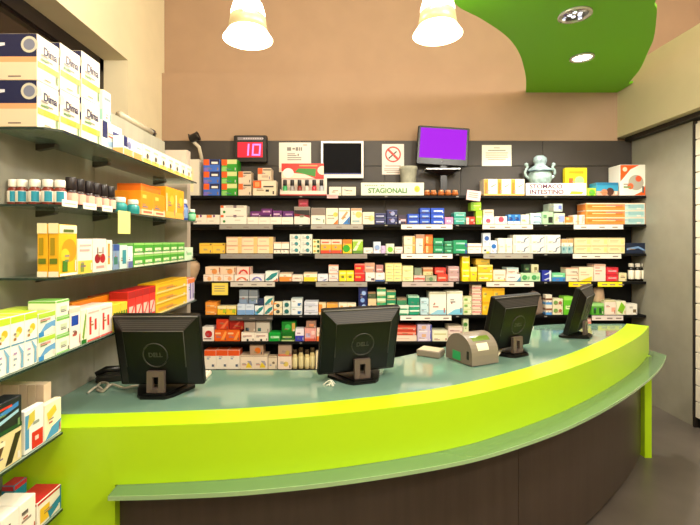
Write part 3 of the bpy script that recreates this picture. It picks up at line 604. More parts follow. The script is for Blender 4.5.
for i, (h, h2) in enumerate((('3fae6a', 'green'), ('a8a0a0', 'grey'), ('8a2a1e', 'brown red'), ('d8ccc4', 'white'), ('d02a3a', 'red'), ('b4b8c4', 'silver'))):
    o = bottle(.022, .13, h, '1a1212', None, .42, 'nail_polish_bottle')
    o.location = (-W/2 + W*(i + .6)/6.3 + (a+c)/2, FR + .035, z1 + .0200)
    tag(o, f'little {h2} bottle with black cap in the red display stand', 'bottle', 'little bottles in the display stand')
# small amber jars
p0 = None
for i, px in enumerate((427, 433.5, 441, 448, 455)):
    if p0 is None:
        p0 = empty('amber_jar', (0, 0, 0)); b = MB(); b.lathe([(.02, 0), (.03, .008), (.031, .026), (.022, .034)], mat('b0602a', .2), 16); b.build('jar', p0)
        b = MB(); b.lathe([(.024, .034), (.025, .036), (.024, .05), (.02, .052)], mat('d8986a', .3, .3), 16); b.build('lid', p0); o = p0
    else: o = copy_tree(p0)
    o.location = (at(px, 0, FR + .022).x, FR + .022, z1 + .0006)
    reg(o, 'small amber jar beside the long white sign', SHELVES[1][3], 'jar', o.location.x, 0)
# ------------------------------------------------------------------ signs and paper
def slab_sign(name, x0, x1, y0, y1, Y, base, label, cat, th=.02):
    p, q_ = at(x0, y1, Y), at(x1, y0, Y); W, H = q_.x - p.x, q_.z - p.z
    b = MB(); b.bbox(-W/2, W/2, 0, th, 0, H, mat(base, .4), min(.003, th*.2))
    o = tag(b.build(name, loc=((p.x+q_.x)/2, Y, p.z)), label, cat)
    return o, W, H
def lines(o, W, H, th, rows, h, n='print'):
    b = MB()
    for (u0, u1, v0, v1) in rows: b.box(-W/2 + W*u0, -W/2 + W*u1, -.0012, -.0003, H*v0, H*v1, card(h))
    return b.build(n, o)
# box signs stand on the top shelf
o, W, H = slab_sign('shelf_sign', 361, 424, 182.5, 195.4, FR - .006, 'f2f4e0', 'white box sign with green word STAGIONALI standing on top back shelf', 'sign', .012)
o.location.z = z1 + .0005
text('lettering', 'STAGIONALI', .062, mat('5a9450', .5), o, (-.045, -.0008, H*.36), sx=1.02, bold=.035)
lines(o, W, H, .012, [(.06 + k*.035, .085 + k*.035, .74, .82) for k in (0, 1, 2, 3, 4, 5)] + [(.31, .335, .74, .82), (.345, .37, .74, .82)], 'a8b898', 'small_print')
b = MB(); b.poly([(W*.39 + .026*math.cos(t), -.0008, H*.5 + .03*math.sin(t)) for t in [2*PI*i/24 for i in range(24)]], card('f0e23a'))
b.poly([(W*.39 + .016*math.cos(t) - .004, -.0012, H*.5 + .018*math.sin(t)) for t in [2*PI*i/24 for i in range(24)]], card('e0c82a')); b.build('sun_emblem', o)
o2, W, H = slab_sign('shelf_sign', 526, 586.5, 182, 194.3, FR - .006, 'f8f0e6', 'white box sign reading STOMACO INTESTINO in plum letters', 'sign', .012)
o2.location.z = z1 + .0005
text('lettering', 'STOMACO', .056, mat('541a40', .5), o2, (-W*.44, -.0008, H*.72), align='LEFT', sx=1.12, bold=.028)
text('lettering', 'INTESTINO', .056, mat('541a40', .5), o2, (-W*.44, -.0008, H*.27), align='LEFT', sx=1.12, bold=.028)
b = MB(); b.poly([(W*.22, -.001, H*.1), (W*.42, -.001, H*.1), (W*.45, -.001, H*.3), (W*.25, -.001, H*.35)], card('f2d84a')); b.poly([(W*.24, -.001, H*.6), (W*.28, -.001, H*.5), (W*.36, -.001, H*.45), (W*.42, -.001, H*.6), (W*.36, -.001, H*.56)], card('e0b0b0')); b.build('emblem', o2)
# sheets of paper on the panel
PB = BACK - .004
o, W, H = slab_sign('notice', 279, 311, 142.5, 172, PB, 'f4eee0', 'white paper notice with grey print above the red display stand', 'notice', .003)
lines(o, W, H, .003, [(.25, .38, .72, .84), (.42, .5, .76, .82), (.52, .6, .72, .84), (.62, .66, .72, .84), (.68, .72, .72, .84), (.26, .5, .60, .63), (.26, .55, .54, .57), (.58, .62, .54, .62), (.26, .7, .47, .5), (.26, .7, .4, .43), (.75, .88, .9, .93)], '8f8a86')
o, W, H = slab_sign('notice', 482, 511.5, 145, 166, PB, 'efeedc', 'cream landscape notice pinned right of the purple screen', 'notice', .003)
lines(o, W, H, .003, [(.2, .8, .72, .77), (.12, .88, .60, .64), (.12, .86, .5, .54), (.12, .88, .4, .44), (.2, .8, .3, .34), (.4, .6, .84, .88)], 'a8a694')
o, W, H = slab_sign('no_smoking_notice', 382, 404, 144, 174.5, PB, 'f6e8e2', 'white no smoking notice with red crossed circle on dark panel', 'notice', .003)
b = MB(); cx, cz, R = 0, H*.66, W*.36; m_red = card('d8483e')
for i in range(32):
    t0, t1 = 2*PI*i/32, 2*PI*(i+1)/32
    b.poly([(cx+R*math.cos(t0), -.0012, cz+R*math.sin(t0)), (cx+R*math.cos(t1), -.0012, cz+R*math.sin(t1)), (cx+R*.82*math.cos(t1), -.0012, cz+R*.82*math.sin(t1)), (cx+R*.82*math.cos(t0), -.0012, cz+R*.82*math.sin(t0))], m_red)
d = R*.62; e = R*.1
b.poly([(-d-e, -.0016, cz+d-e), (-d+e, -.0016, cz+d+e), (d+e, -.0016, cz-d+e), (d-e, -.0016, cz-d-e)], m_red)
b.build('prohibition_sign', o)
b = MB(); b.poly([(-d, -.0010, cz-d*.75), (-d*.8, -.0010, cz-d*.95), (d*.8, -.0010, cz+d*.5), (d*.65, -.0010, cz+d*.7)], card('3a3430')); b.build('cigarette', o)
lines(o, W, H, .003, [(.15, .85, .26, .3), (.1, .9, .17, .2), (.1, .9, .11, .14), (.2, .8, .05, .08)], 'b8aca6')
# little tags hung on shelf fronts
def note(px0, px1, py0, py1, Y, h, label, tilt=0.):
    p, q_ = at(px0, py1, Y), at(px1, py0, Y); W, H = q_.x-p.x, q_.z-p.z
    b = MB(); b.box(-W/2, W/2, -.0008, .0008, 0, H, card(h)); 
    for v in (.3, .5, .7): b.box(-W*.35, W*.3, -.0013, -.0008, H*v, H*(v+.07), card('b09a80'))
    o = b.build('price_tag', loc=((p.x+q_.x)/2, Y, p.z)); o.rotation_euler = (0, tilt, 0)
    return tag(o, label, 'tag')
note(212, 228, 283, 295, FR - .023, 'f2dc6a', 'yellow note hanging below the peach boxes on fourth back shelf')
note(466, 480, 190.5, 200.5, FR - .016, 'f0ccd0', 'tilted pink tag on top back shelf above lime green boxes', .12)
note(327, 338, 194.5, 198.3, FR - .016, 'f0c0c4', 'tiny pink tag under small white boxes below silver monitor')
# queue number display
p, q_ = at(235.5, 163.5, PB), at(268, 137, PB); W, H = q_.x-p.x, q_.z-p.z
b = MB(); b.bbox(-W/2, W/2, 0, .07, 0, H, plastic('120d0f', .35), .006)
qd = tag(b.build('queue_display', loc=((p.x+q_.x)/2, PB - .072, p.z)), 'black queue display showing a red lit number 10', 'queue display')
b = MB(); b.box(-W*.38, W*.38, -.002, .0005, H*.18, H*.74, mat('c8102e', .3, 0, .55, name='lit_red')); b.build('screen', qd)
b = MB(); md = mat('ff6ab4', .3, 0, 1.3, name='lit_digit'); t = .016
def seg(x0, x1, z0, z1): 
    sh = .12*H; f = lambda x, z: (x + sh*(z/H-.45)*.6, -.0035, z)
    b.poly([f(x0, z0), f(x1, z0), f(x1, z1), f(x0, z1)], md)
seg(-W*.08, -W*.08 + t, H*.24, H*.68)
x0, x1 = W*.06, W*.32
seg(x0, x0+t, H*.24, H*.68); seg(x1-t, x1, H*.24, H*.68); seg(x0, x1, H*.24, H*.24+t); seg(x0, x1, H*.68-t, H*.68)
b.build('digits', qd)
b = MB(); b.box(-W*.38, W*.38, -.0015, .0005, H*.82, H*.93, mat('8a8088', .4))
for k in range(9): b.box(-W*.2 + k*.022, -W*.2 + k*.022 + .014, -.0022, -.0014, H*.85, H*.90, card('d8d0d8'))
b.build('name_strip', qd)
# silver wall monitor
p, q_ = at(321, 178, 4.12), at(363.5, 141, 4.12); W, H = q_.x-p.x, q_.z-p.z
wm = empty('wall_monitor', ((p.x+q_.x)/2, 4.12, p.z), 'switched off silver framed monitor mounted on the dark panel', 'monitor')
b = MB(); sv = mat('c8c6c0', .35, .3)
b.box(-W/2, W/2, 0, .012, 0, .034, sv); b.box(-W/2, W/2, 0, .012, H-.02, H, sv); b.box(-W/2, -W/2+.02, 0, .012, .034, H-.02, sv); b.box(W/2-.02, W/2, 0, .012, .034, H-.02, sv)
b.box(-W/2, W/2, .012, .05, 0, H, plastic('2a2a2c')); b.build('frame', wm)
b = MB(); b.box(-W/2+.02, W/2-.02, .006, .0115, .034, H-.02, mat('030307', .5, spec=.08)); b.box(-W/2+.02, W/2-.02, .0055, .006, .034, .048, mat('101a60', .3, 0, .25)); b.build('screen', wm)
b = MB(); b.box(-.03, .03, .05, BACK - 4.12 - .0005, H*.35, H*.65, plastic('1a1a1c')); b.build('wall_mount', wm)
text('logo', 'hp', .014, plastic('5a5a60'), wm, (0, -.0005, .016), ex=.0004) if 0 else None
# purple screen on its stand
pc = at(443, 146, 4.07); W, H = .487, .365
tv = empty('television', (pc.x, 4.07, z1 + .0006), 'television with glowing purple screen standing on the top back shelf', 'television')
zc = pc.z - z1; M = Matrix.Translation((0, 0, zc)) @ Matrix.Rotation(math.radians(3.6), 4, 'Y')
bk = plastic('08060a', .3)
m_tv = mat('b41cf0', .6, 0, .74, spec=.1, name='lit_purple'); m_tv.node_tree.nodes['Principled BSDF'].inputs['Base Color'].default_value = (.01, .005, .02, 1)
b = MB(); b.bbox(-W/2, W/2, 0, .045, -H/2, H/2, bk, .006, M); b.bbox(-W*.3, W*.3, .045, .075, -H*.3, H*.3, bk, .006, M); b.build('case', tv)
b = MB(); b.box(-W/2+.024, W/2-.024, -.0015, .0005, -H/2+.062, H/2-.02, m_tv, M); b.build('screen', tv)
b = MB(); b.lathe([(.007, -.0012), (.007, .001)], mat('9a98a0', .3), 12, M=M @ Matrix.Translation((0, 0, -H/2+.035)) @ Matrix.Rotation(PI/2, 4, 'X')); b.build('logo', tv)
b = MB(); b.box(-.17, .15, -.06, .07, .245, .257, mat('aeb2b0', .3, .5)); b.mesh([(-.17, -.055, .245), (.16, -.055, .245), (.16, .07, .245), (-.17, .07, .245), (-.03, 0, .20), (.05, 0, .20), (.05, .05, .20), (-.03, .05, .20)], [(0, 1, 5, 4), (1, 2, 6, 5), (2, 3, 7, 6), (3, 0, 4, 7), (4, 5, 6, 7)], bk)
b.box(-.02, .04, .01, .05, .02, .21, bk); b.box(-.02, .04, .01, .05, .25, zc - .1, bk); b.box(-.11, .13, .015, .11, 0, .02, bk); b.build('stand', tv)
# grey planter on top of the sign
p = at(409.5, 182.8, 4.03)
b = MB(); b.lathe([(.062, 0), (.066, .004), (.084, .155), (.092, .16), (.092, .176), (.084, .176), (.078, .15), (.06, .012), (0, .012)], mat('b9b9a8', .6, noise=.25, nscale=18, name='mottled_glaze'), 28)
o = tag(b.build('pot', loc=(p.x, FR + .0, 0)), 'grey mottled tapered pot behind the long green lettered sign', 'pot')
o.location = (p.x, FR + .10, z1 + .0006); o.scale = (.95, .95, 1.60)
# porcelain urn
p = at(540, 0, FR + .1)
urn = empty('porcelain_urn', (p.x, FR + .10, z1 + .0006), 'pale blue porcelain lidded urn behind the plum lettered white sign', 'urn')
m_por = mat('8ea4a0', .25, noise=.35, nscale=22, name='glazed_porcelain')
b = MB(); b.lathe([(.05, 0), (.055, .01), (.04, .03), (.045, .05), (.085, .10), (.105, .15), (.11, .19), (.10, .235), (.095, .24)], m_por, 28); b.build('body', urn)
b = MB(); b.lathe([(.10, .24), (.118, .245), (.112, .258), (.07, .285), (.05, .30), (.056, .315), (.066, .34), (.06, .37), (.035, .39), (0, .395)], mat('86999c', .25, noise=.4, nscale=25, name='glazed_porcelain'), 28)
b.lathe([(.118, .236), (.122, .240), (.118, .246)], mat('4a6068', .3), 28); b.build('lid', urn)
for s in (-1, 1):
    b = MB(); b.tube(smooth([(s*.10, 0, .17), (s*.135, 0, .20), (s*.14, 0, .25), (s*.12, 0, .27), (s*.128, 0, .305)], 5), .013, m_por); b.lathe([(0, -.02), (.018, -.008), (.018, .01), (0, .02)], m_por, 12, (s*.13, 0, .305)); b.build('handle', urn)
urn.scale = (1, .72, 1)
# small spotlight at the far left, above the panel top
p = at(196, 150, 4.12)
sp = empty('clip_spotlight', (p.x, 4.12, 2.25), 'small black spotlight on a pale arm at left end of panel', 'spotlight')
b = MB(); b.tube([(.035, BACK-4.121, .0), (.04, .03, .06), (.03, 0, .14), (-.03, -.02, .2)], .017, mat('cfc4ac', .4)); b.build('arm', sp)
b = MB(); b.lathe([(.02, -.05), (.035, -.045), (.042, .03), (.045, .045), (.036, .045), (.03, .03)], plastic('141214'), 20, M=Matrix.Translation((-.005, -.03, .225)) @ Matrix.Rotation(1.2, 4, 'Y')); b.build('head', sp)
b = MB(); b.tube([(-.05, -.02, .2), (-.065, -.02, .26)], .006, plastic('2a2422')); b.build('clip', sp)
# beige round pot and others at the left end of the back shelves
p = at(191, 0, FR + .06)
b = MB(); b.lathe([(.032, 0), (.036, .01), (.05, .05), (.073, .11), (.07, .16), (.045, .19), (.03, .2), (.035, .215), (0, .216)], mat('c4a684', .5, noise=.12, nscale=14), 24)
tag(b.build('vase', loc=(p.x, FR + .085, shz(4) + .0006)), 'round beige vase in the dark corner at left end of shelves', 'vase')
# bag on fifth shelf, right of the third monitor
p = at(535, 0, FR + .06)
b = MB(); b.lathe([(.10, 0), (.115, .02), (.11, .10), (.095, .16), (.06, .2), (.02, .215), (0, .216)], sheer('8f7a6a', .25, .25, 'cellophane'), 14, smooth=False)
o = tag(b.build('plastic_bag', loc=(p.x, FR + .09, 0)), 'crumpled brown clear plastic bag behind the third monitor', 'bag'); o.scale = (.78, .7, 1.0); o.location.z = shz(5) + .0006
p = at(601, 0, FR + .06)
b = MB(); b.lathe([(.052, 0), (.054, .01), (.052, .05), (.045, .10), (.02, .11), (0, .111)], mat('c8a88a', .5, noise=.1), 14)
o = tag(b.build('pouch', loc=(p.x, FR + .1, shz(5) + .112)), 'beige pouch lying on the green box behind end monitor', 'pouch'); o.scale = (1, .75, 1.25)

# ------------------------------------------------------------------ glass shelves on the left partition
LZ = {1: 1.853, 2: 1.614, 3: 1.380, 4: 1.135, 5: .885, 6: .640}
LN = {1: 'top glass shelf', 2: 'second glass shelf', 3: 'third glass shelf', 4: 'fourth glass shelf', 5: 'fifth glass shelf', 6: 'bottom glass shelf'}
LSPAN = {1: (1.345, 2.64), 2: (1.365, 2.64), 3: (1.355, 2.64), 4: (.75, 2.64), 5: (.55, 1.378), 6: (.55, 1.378)}
m_gl = sheer('c8e2d2', .55, .05, 'shelf_glass', 'f4fbf6')
for s, (y0, y1) in LSPAN.items():
    z = LZ[s]; e = .035 if s < 4 else 0
    b = MB(); b.prism([(AW + .001, y0), (AF - e, y0), (AF, y0 + e), (AF, y1), (AW + .001, y1)], z - .007, z, m_gl)
    o = tag(b.build('glass_shelf'), f'green tinted glass shelf on left grey partition, {dict(zip(range(1,7),("topmost","second down","third down","fourth down","fifth down","lowest")))[s]} of six', 'shelf', 'glass shelves on the left partition')
    b = MB(); b.box(AF, AF + .002, y0 + e, y1, z - .007, z, mat('24352c', .15)); b.build('edge_strip', o)
    if e: 
        b = MB(); b.prism([(AW+.001, y0 - .003), (AF - e + .001, y0 - .003), (AF + .003, y0 + e), (AF, y0 + e), (AF - e, y0), (AW + .001, y0)], z - .007, z, mat('24352c', .15)); b.build('edge_strip', o)
    for y in ((.9, 1.25) if s > 4 else (1.55, 1.90, 2.5)):
        b = MB(); b.mesh([(AW, y-.012, z-.008), (AW, y+.012, z-.008), (AW+.07, y+.012, z-.008), (AW+.07, y-.012, z-.008), (AW, y-.012, z-.032), (AW, y+.012, z-.032), (AW+.065, y+.012, z-.02), (AW+.065, y-.012, z-.02)],
            [(0, 3, 2, 1), (4, 5, 6, 7), (0, 4, 7, 3), (1, 2, 6, 5), (0, 1, 5, 4), (3, 7, 6, 2)], mat('4a463e', .4, .4)); b.build('bracket', o)
LPL = {s: [] for s in LZ}
def yl(x, a): return a * F / (PX - x)
def L(s, x0, x1, yt, base, ops, look, n=1, nz=1, a=.905, D=None, up=False, name='medicine_box', cat='box', back=0.):
    """cartons along glass shelf s; their printed faces look into the room (+X) and span photo columns x0..x1; yt is the top row at x0"""
    a = a + back; zs = LZ[s]; Y0, Y1 = yl(x0, a), yl(x1, a); outs = []
    zt = EYE + (PY - yt) * Y0 / F
    for i in range(n):
        u, v = Y0 + (Y1-Y0)*i/n + .001, Y0 + (Y1-Y0)*(i+1)/n - .001
        z0 = zs + .0016
        if up:
            for (pu, pv, pz) in LPL[s]:
                if min(v, pv) - max(u, pu) > .1*(v-u): z0 = max(z0, pz + .0008)
        h = (zt - z0) / nz
        if h < .01: h = .03
        d = D or min(.12, max(.05, v - u)); d = min(d, 1.098 - a)
        for k in range(nz):
            o = carton(name, v - u, d, h - .0008, base, ops); o.rotation_euler = (0, 0, PI/2)
            o.location = (-a - d/2, (u+v)/2, z0 + k*h); reg(o, look, LN[s], cat, (u+v)/2, z0 + k*h); outs.append(o)
        LPL[s].append((u, v, z0 + nz*h))
    return outs
# the six large cartons with the word on their faces
dm = [r(0, .28, 1, .42, 'f0bb62'), r(.3, .3, .8, .42, 'c8b84a'), disc(.02, .78, .16, 'd8d4c4'), r(.35, .5, .7, .54, '9a9484'), r(.3, .06, .6, .09, 'a89c88')]
for k, (xa, xb, yt, nz) in enumerate(((37, 59, 33, 2), (60, 80, 42, 2), (81.5, 100, 50, 2))):
    os_ = L(1, xa, xb, yt, 'f8eed8', dm, f'large cream carton lettered Dima, {("nearest", "middle", "farthest")[k]} pair', nz=nz, a=.955, D=.14, name='baby_care_carton', cat='carton')
    Y0, Y1 = yl(xa, .955), yl(xb, .955); Wd = Y1 - Y0 - .002
    for o in os_:
        Hh = o.dimensions.z
        text('lettering', 'Dima', Hh*.25, card('2a2a62'), o, (Wd*.08, -.0712, Hh*.70), ex=.0003, sx=.82)
        b = MB(); s = -Wd/2 - .0008                     # printed short side facing the camera
        for z0, z1_, h in ((0, .02, 'f8eed8'), (.5, .99, '1c2358'), (.38, .5, 'efb88a'), (.0, .38, 'f4dcc0')):
            b.poly([(s, .069, Hh*z0), (s, -.069, Hh*z0), (s, -.069, Hh*z1_), (s, .069, Hh*z1_)], card(h)); s -= .0002
        b.poly([(s, -.046 + .026*math.cos(t), Hh*.76 + .026*math.sin(t)) for t in [2*PI*i/20 for i in range(20)]], card('d8d4c4'))
        b.poly([(s-.0002, -.046 + .018*math.cos(t), Hh*.76 + .018*math.sin(t)) for t in [2*PI*i/20 for i in range(20)]], card('8f94a8'))
        b.poly([(s, .064, Hh*.70), (s, .03, Hh*.74), (s, .03, Hh*.80), (s, .064, Hh*.80)], card('e8e8f0')); b.poly([(s, .02, Hh*.06), (s, -.02, Hh*.06), (s, -.02, Hh*.09), (s, .02, Hh*.09)], card('8a8078'))
        b.build('end_print', o)
L(1, 102, 122, 119, 'eef0e4', [r(0, .45, .25, 1, '1f2c66'), disc(.35, .72, .13, 'd8dcc8'), tri([(.2, .35), (1, .5), (1, .3), (.3, .2)], 'a8c4dc'), r(.5, .66, .85, .78, '4a5080')], 'white carton with navy corner beside the large ones', a=.955, D=.11, name='baby_care_carton')
L(1, 103, 111, 89, 'eef2e0', [r(.1, .7, .9, .8, '8a98a0'), bot(.4, 'a8d0c8')], 'small pale green carton up on another', a=.97, D=.08, up=True)
L(1, 123.5, 133, 135, 'e8e8ea', [r(0, .45, .4, 1, '1f2c70'), bot(.35, 'f0b070'), disc(.6, .6, .2, '8a90b8')], 'small white carton with navy corner', D=.045)
L(1, 133.5, 142.5, 140, 'f4efe4', [bot(.35, 'f2a868'), r(.3, .6, .8, .7, '90a8b0')], 'small white carton with orange lower band')
L(1, 143, 191.5, 143.5, 'f8f0d4', [bot(.22, 'f0c86a'), disc(.5, .4, .16, '4a4438'), r(.2, .7, .8, .8, 'c8bca0')], 'cream box with dark dot', n=7)
# second shelf
# bottles at the near end, label fronts toward the camera
p0 = bottle(.0185, .082, '7a2c1c', 'f6f0e4', 'f4ece0', .3, 'supplement_bottle', '1f9ab0')
for i, px in enumerate((10, 22, 35, 48, 60)):
    o = p0 if i == 0 else copy_tree(p0); Y = 1.39 + .02 + (.012 if i == 4 else 0)
    o.location = ((px - PX) / F * Y, Y, LZ[2] + .0016)
    if o.location.x < -1.08: o.location.x = -1.079
    reg(o, 'white capped teal label bottle', LN[2], 'bottle', o.location.x, 0)
p0 = bottle(.0185, .088, '5a2218', '241a1a', 'd8d0c4', .3, 'supplement_bottle')
for i, px in enumerate((16, 30, 43)):
    o = p0 if i == 0 else copy_tree(p0); Y = 1.46
    o.location = ((px - PX) / F * Y + .02, Y, LZ[2] + .0016)
    reg(o, 'dark capped bottle behind the teal ones', LN[2], 'bottle', o.location.x, 0)
p0 = bottle(.021, .098, '2a1a1a', '1a1216', 'eeb0a0', .42, 'supplement_bottle', 'f2c8b4')
for i, (px, aa) in enumerate(((71, .93), (79, .93), (88, .93), (95.5, .93), (103, .93), (110, .93))):
    o = p0 if i == 0 else copy_tree(p0); Y = yl(px, aa)
    o.location = (-aa, Y, LZ[2] + .0016); o.rotation_euler = (0, 0, .6)
    reg(o, 'black capped bottle with pink label', LN[2], 'bottle', Y, 0)
for i, (xa, xb) in enumerate(((63, 78), (84, 97), (103, 113))):
    Ya, Yb = yl(xa, .893), yl(xb, .893)
    b = MB(); b.box(-.001, .001, 0, Yb-Ya, 0, .022, card('f8f4ea')); b.box(.001, .0014, .01, Yb-Ya-.01, .009, .012, card('b8b0a0'))
    o = b.build('price_tag', loc=(-.8955, Ya, LZ[2] - .006)); tag(o, f'white price tag under the pink label bottles, {("nearest", "middle", "farthest")[i]} of three', 'tag', 'white price tags on the second glass shelf')
p0 = bottle(.026, .062, '2f9a9a', 'f4efe2', '2a9c9c', .34, 'supplement_jar', None)
for i, px in enumerate((120, 133)):
    o = p0 if i == 0 else copy_tree(p0); Y = yl(px, .93); o.location = (-.93, Y, LZ[2] + .0016)
    reg(o, 'low teal jar with white lid', LN[2], 'jar', Y, 0)
orn = [r(.1, .7, .4, .85, 'f8d070'), bot(.22, 'f6e0c0'), r(.15, .06, .85, .16, 'c87a5a')]
L(2, 141, 165, 190, 'f2a01c', orn, 'orange carton with white foot', n=2, D=.12)
L(2, 166, 184, 186, 'f5ae24', [r(0, 0, .12, .8, 'f8e0b0'), bot(.2, 'f4c060'), disc(.6, .6, .2, 'f8cc50')], 'golden orange carton', n=2, D=.12)
L(2, 141, 161, 183, 'e8861a', [top(.3, 'd8700f')], 'long dark orange box lying on the cartons', up=True, D=.11, back=.01)
o = bottle(.026, .125, '2a3f8a', 'c8ccd0', '7f9ac0', .2, 'bottle'); o.location = (-.95, 2.56, LZ[2] + .0016); tag(o, 'blue bottle at the far end of the second glass shelf', 'bottle')
o = bottle(.022, .07, '2f8a5a', 'd8d4c8', '8fc8a0', .25, 'bottle'); o.location = (-.915, 2.605, LZ[2] + .0016); tag(o, 'short green bottle beside the blue bottle, second glass shelf', 'bottle')
Ya, Yb = yl(119, .892), yl(131, .892)
b = MB(); b.box(-.0008, .0008, 0, Yb-Ya, -.092, 0, card('f4f0a0')); tag(b.build('sticky_note', loc=(-.8955, Ya, LZ[2] + .004)), 'pale yellow note hanging from second glass shelf below teal jars', 'note')
# third shelf
yel = [top(.16, 'f4f0d0'), disc(.55, .5, .42, 'f0a01a'), disc(.3, .4, .25, 'f8cc3a'), r(.15, .08, .45, .3, '4f8a2a'), bot(.05, 'f8f4e0'), r(.2, .86, .8, .92, '6a7a3a')]
os_ = L(3, 59, 77, 224, 'f4c22a', yel, 'tall yellow carton with fruit picture, front', D=.034, name='tea_carton', cat='carton')
os_ += L(3, 47.6, 66.3, 224, 'f4c22a', yel, 'tall yellow carton with fruit picture, rear', D=.034, a=.942, name='tea_carton', cat='carton')
for o in os_:
    Wd, Hh = yl(77, .905) - yl(59, .905), .174; s = -o.dimensions.y/2 if 0 else None
    wd = max(v.co.x for v in o.data.vertices); s = -wd - .0008
    for nm, y0, y1, z0, z1_, h in (('spine_band', .016, -.016, .8, .99, 'f6f0c8'), ('spine_lettering', .01, -.004, .4, .72, 'b8a01a'), ('fruit_picture', .012, -.012, .24, .34, '7a8a2a'), ('foot_band', .016, -.016, 0, .1, 'f4eedc')):
        b = MB(); b.poly([(s, y0, Hh*z0), (s, y1, Hh*z0), (s, y1, Hh*z1_), (s, y0, Hh*z1_)], card(h)); b.build(nm, o)
L(3, 77.5, 92.5, 239, 'f8eede', [bot(.38, 'f2cf5a'), r(.1, .65, .8, .72, 'e8b8b0'), r(.1, .8, .9, .86, 'e8c0b8'), r(.15, .05, .4, .3, '8aa04a')], 'white carton with yellow foot', D=.08)
L(3, 93, 106.5, 238.5, 'f8e6de', [disc(.3, .4, .2, 'a01a2a'), disc(.7, .4, .2, 'b8202e'), r(.2, .1, .8, .18, 'e8a8a0'), r(.28, .55, .34, .75, '4a3a2a'), r(.68, .55, .74, .75, '4a3a2a')], 'pinkish carton with two cherries', D=.08)
L(3, 107, 112.5, 240, 'f6efe0', [r(.1, .2, .5, .9, 'f0a848')], 'narrow white carton with orange strip', D=.07)
L(3, 113, 119.5, 244, '8fa8c4', [r(.1, .2, .7, .5, '4a8a7a'), top(.25, '3f62a8')], 'blue grey carton', D=.07)
L(3, 120, 127.5, 245, 'd0e4e0', [r(.3, .2, .8, .8, '3f9aa8')], 'white and teal carton', D=.07)
L(3, 128, 133, 246, 'e0e4ec', [bot(.3, '6a7ab0')], 'white carton with blue foot', D=.07)
L(3, 133.5, 184.5, 243, '52b03a', [top(.16, '9fd87a'), r(.1, .3, .8, .55, 'e0f0c8'), bot(.16, 'e8ecd0')], 'green box with white label', n=6, nz=2, D=.07)
L(3, 185, 193, 247.5, 'd8ecd4', [r(.2, .4, .8, .6, '9ad0a0')], 'mint white box at far end', D=.07)
# fourth shelf
mk = [top(.12, 'c4e040'), disc(.6, .72, .22, 'f6c43a'), disc(.45, .66, .16, 'f0e08a'), mid(.47, .5, '6aa8c0'), ('p', [(.7, .02), (.9, .02), (.95, .3), (.6, .45), (.5, .45), (.75, .28)], '8fc0d8'), r(.15, .1, .3, .14, 'a0b0b8'), r(.15, .2, .4, .24, 'a0b0b8'), r(.15, .3, .4, .34, 'b8a0c0')]
L(4, -22, 37.5, 324, 'f6f4ec', mk, 'tall white carton with lime top and yellow spot', n=4, D=.09, name='milk_carton', cat='carton')
L(4, -8, 38, 316, 'c4dc5a', [top(.4, 'd8ec6a')], 'lime box behind the tall cartons', n=3, D=.07, back=.1)
L(4, 38, 55.5, 314, 'e8eee0', [tri([(0, .1), (.8, .35), (1, .3), (1, .6), (.4, .5)], '7ab0d8'), top(.2, 'b8d850'), r(.1, .65, .7, .75, 'e0a8a0'), r(0, 0, .3, .2, '4a9ad0')], 'white box with blue streak and lime top', nz=2, D=.09)
L(4, 56, 69.5, 301, 'f2f4e4', [top(.12, '8fc86a'), r(.3, .35, .8, .65, 'd0dcc0'), bot(.1, 'a8d890')], 'white box with green edges', nz=3, D=.09)
L(4, 70, 80.5, 308, 'f4ece4', [r(.1, .55, .8, .8, '2a5ab8'), disc(.5, .35, .16, '9a5a4a'), top(.12, 'e0d8c8')], 'white box with blue label and brown spot', D=.08)
L(4, 81, 86.5, 310, 'f2f0dc', [tri([(.2, .2), (.8, .9), (1, .8), (.5, .1)], '8fb84a'), bot(.12, '3a8a3a')], 'narrow white box with green stroke', D=.08)
L(4, 87, 112.5, 309, 'f8ece4', [r(.15, .2, .3, .75, 'e04a3a'), r(.55, .3, .7, .65, 'e04a3a'), r(.05, .85, .9, .9, 'e8c8bc'), bot(.06, 'e0756a')], 'white box with red bars', n=2, D=.08)
L(4, 113, 127.5, 305, 'e8d44a', [r(.05, 0, .25, .7, '2f8a3a'), r(.4, 0, .6, .7, '3f9a44'), r(.75, 0, .9, .7, '2f8a3a')], 'yellow box with green stripes', n=2, D=.08)
L(4, 128, 155.5, 292, 'e8443a', [r(.1, .15, .9, .55, 'f6d0c4'), tri([(.1, .15), (.3, .15), (.9, .55), (.7, .55)], 'e04a3a'), top(.2, 'c02a2a')], 'red and white box', n=4, D=.08)
L(4, 72, 112, 303, 'f0a428', [top(.3, 'e08a1a')], 'long orange box behind the red barred boxes', D=.03, back=.085)
L(4, 99, 128, 296, 'c0302a', [top(.3, 'a82020')], 'dark red box in the back row', n=3, D=.05, back=.122)
L(4, 156, 187, 284, 'f2cc28', [bot(.15, 'f4e0a0'), r(.05, .3, .5, .6, 'e8a848'), top(.15, 'e0b820')], 'long yellow box', nz=3, D=.09)
L(4, 187.5, 194.5, 279, 'e4dcec', [r(.3, .1, .5, .9, '8a7ac0'), r(.7, .1, .85, .9, '8a7ac0'), top(.2, 'f08a4a')], 'white box with violet stripes at far end', D=.07)
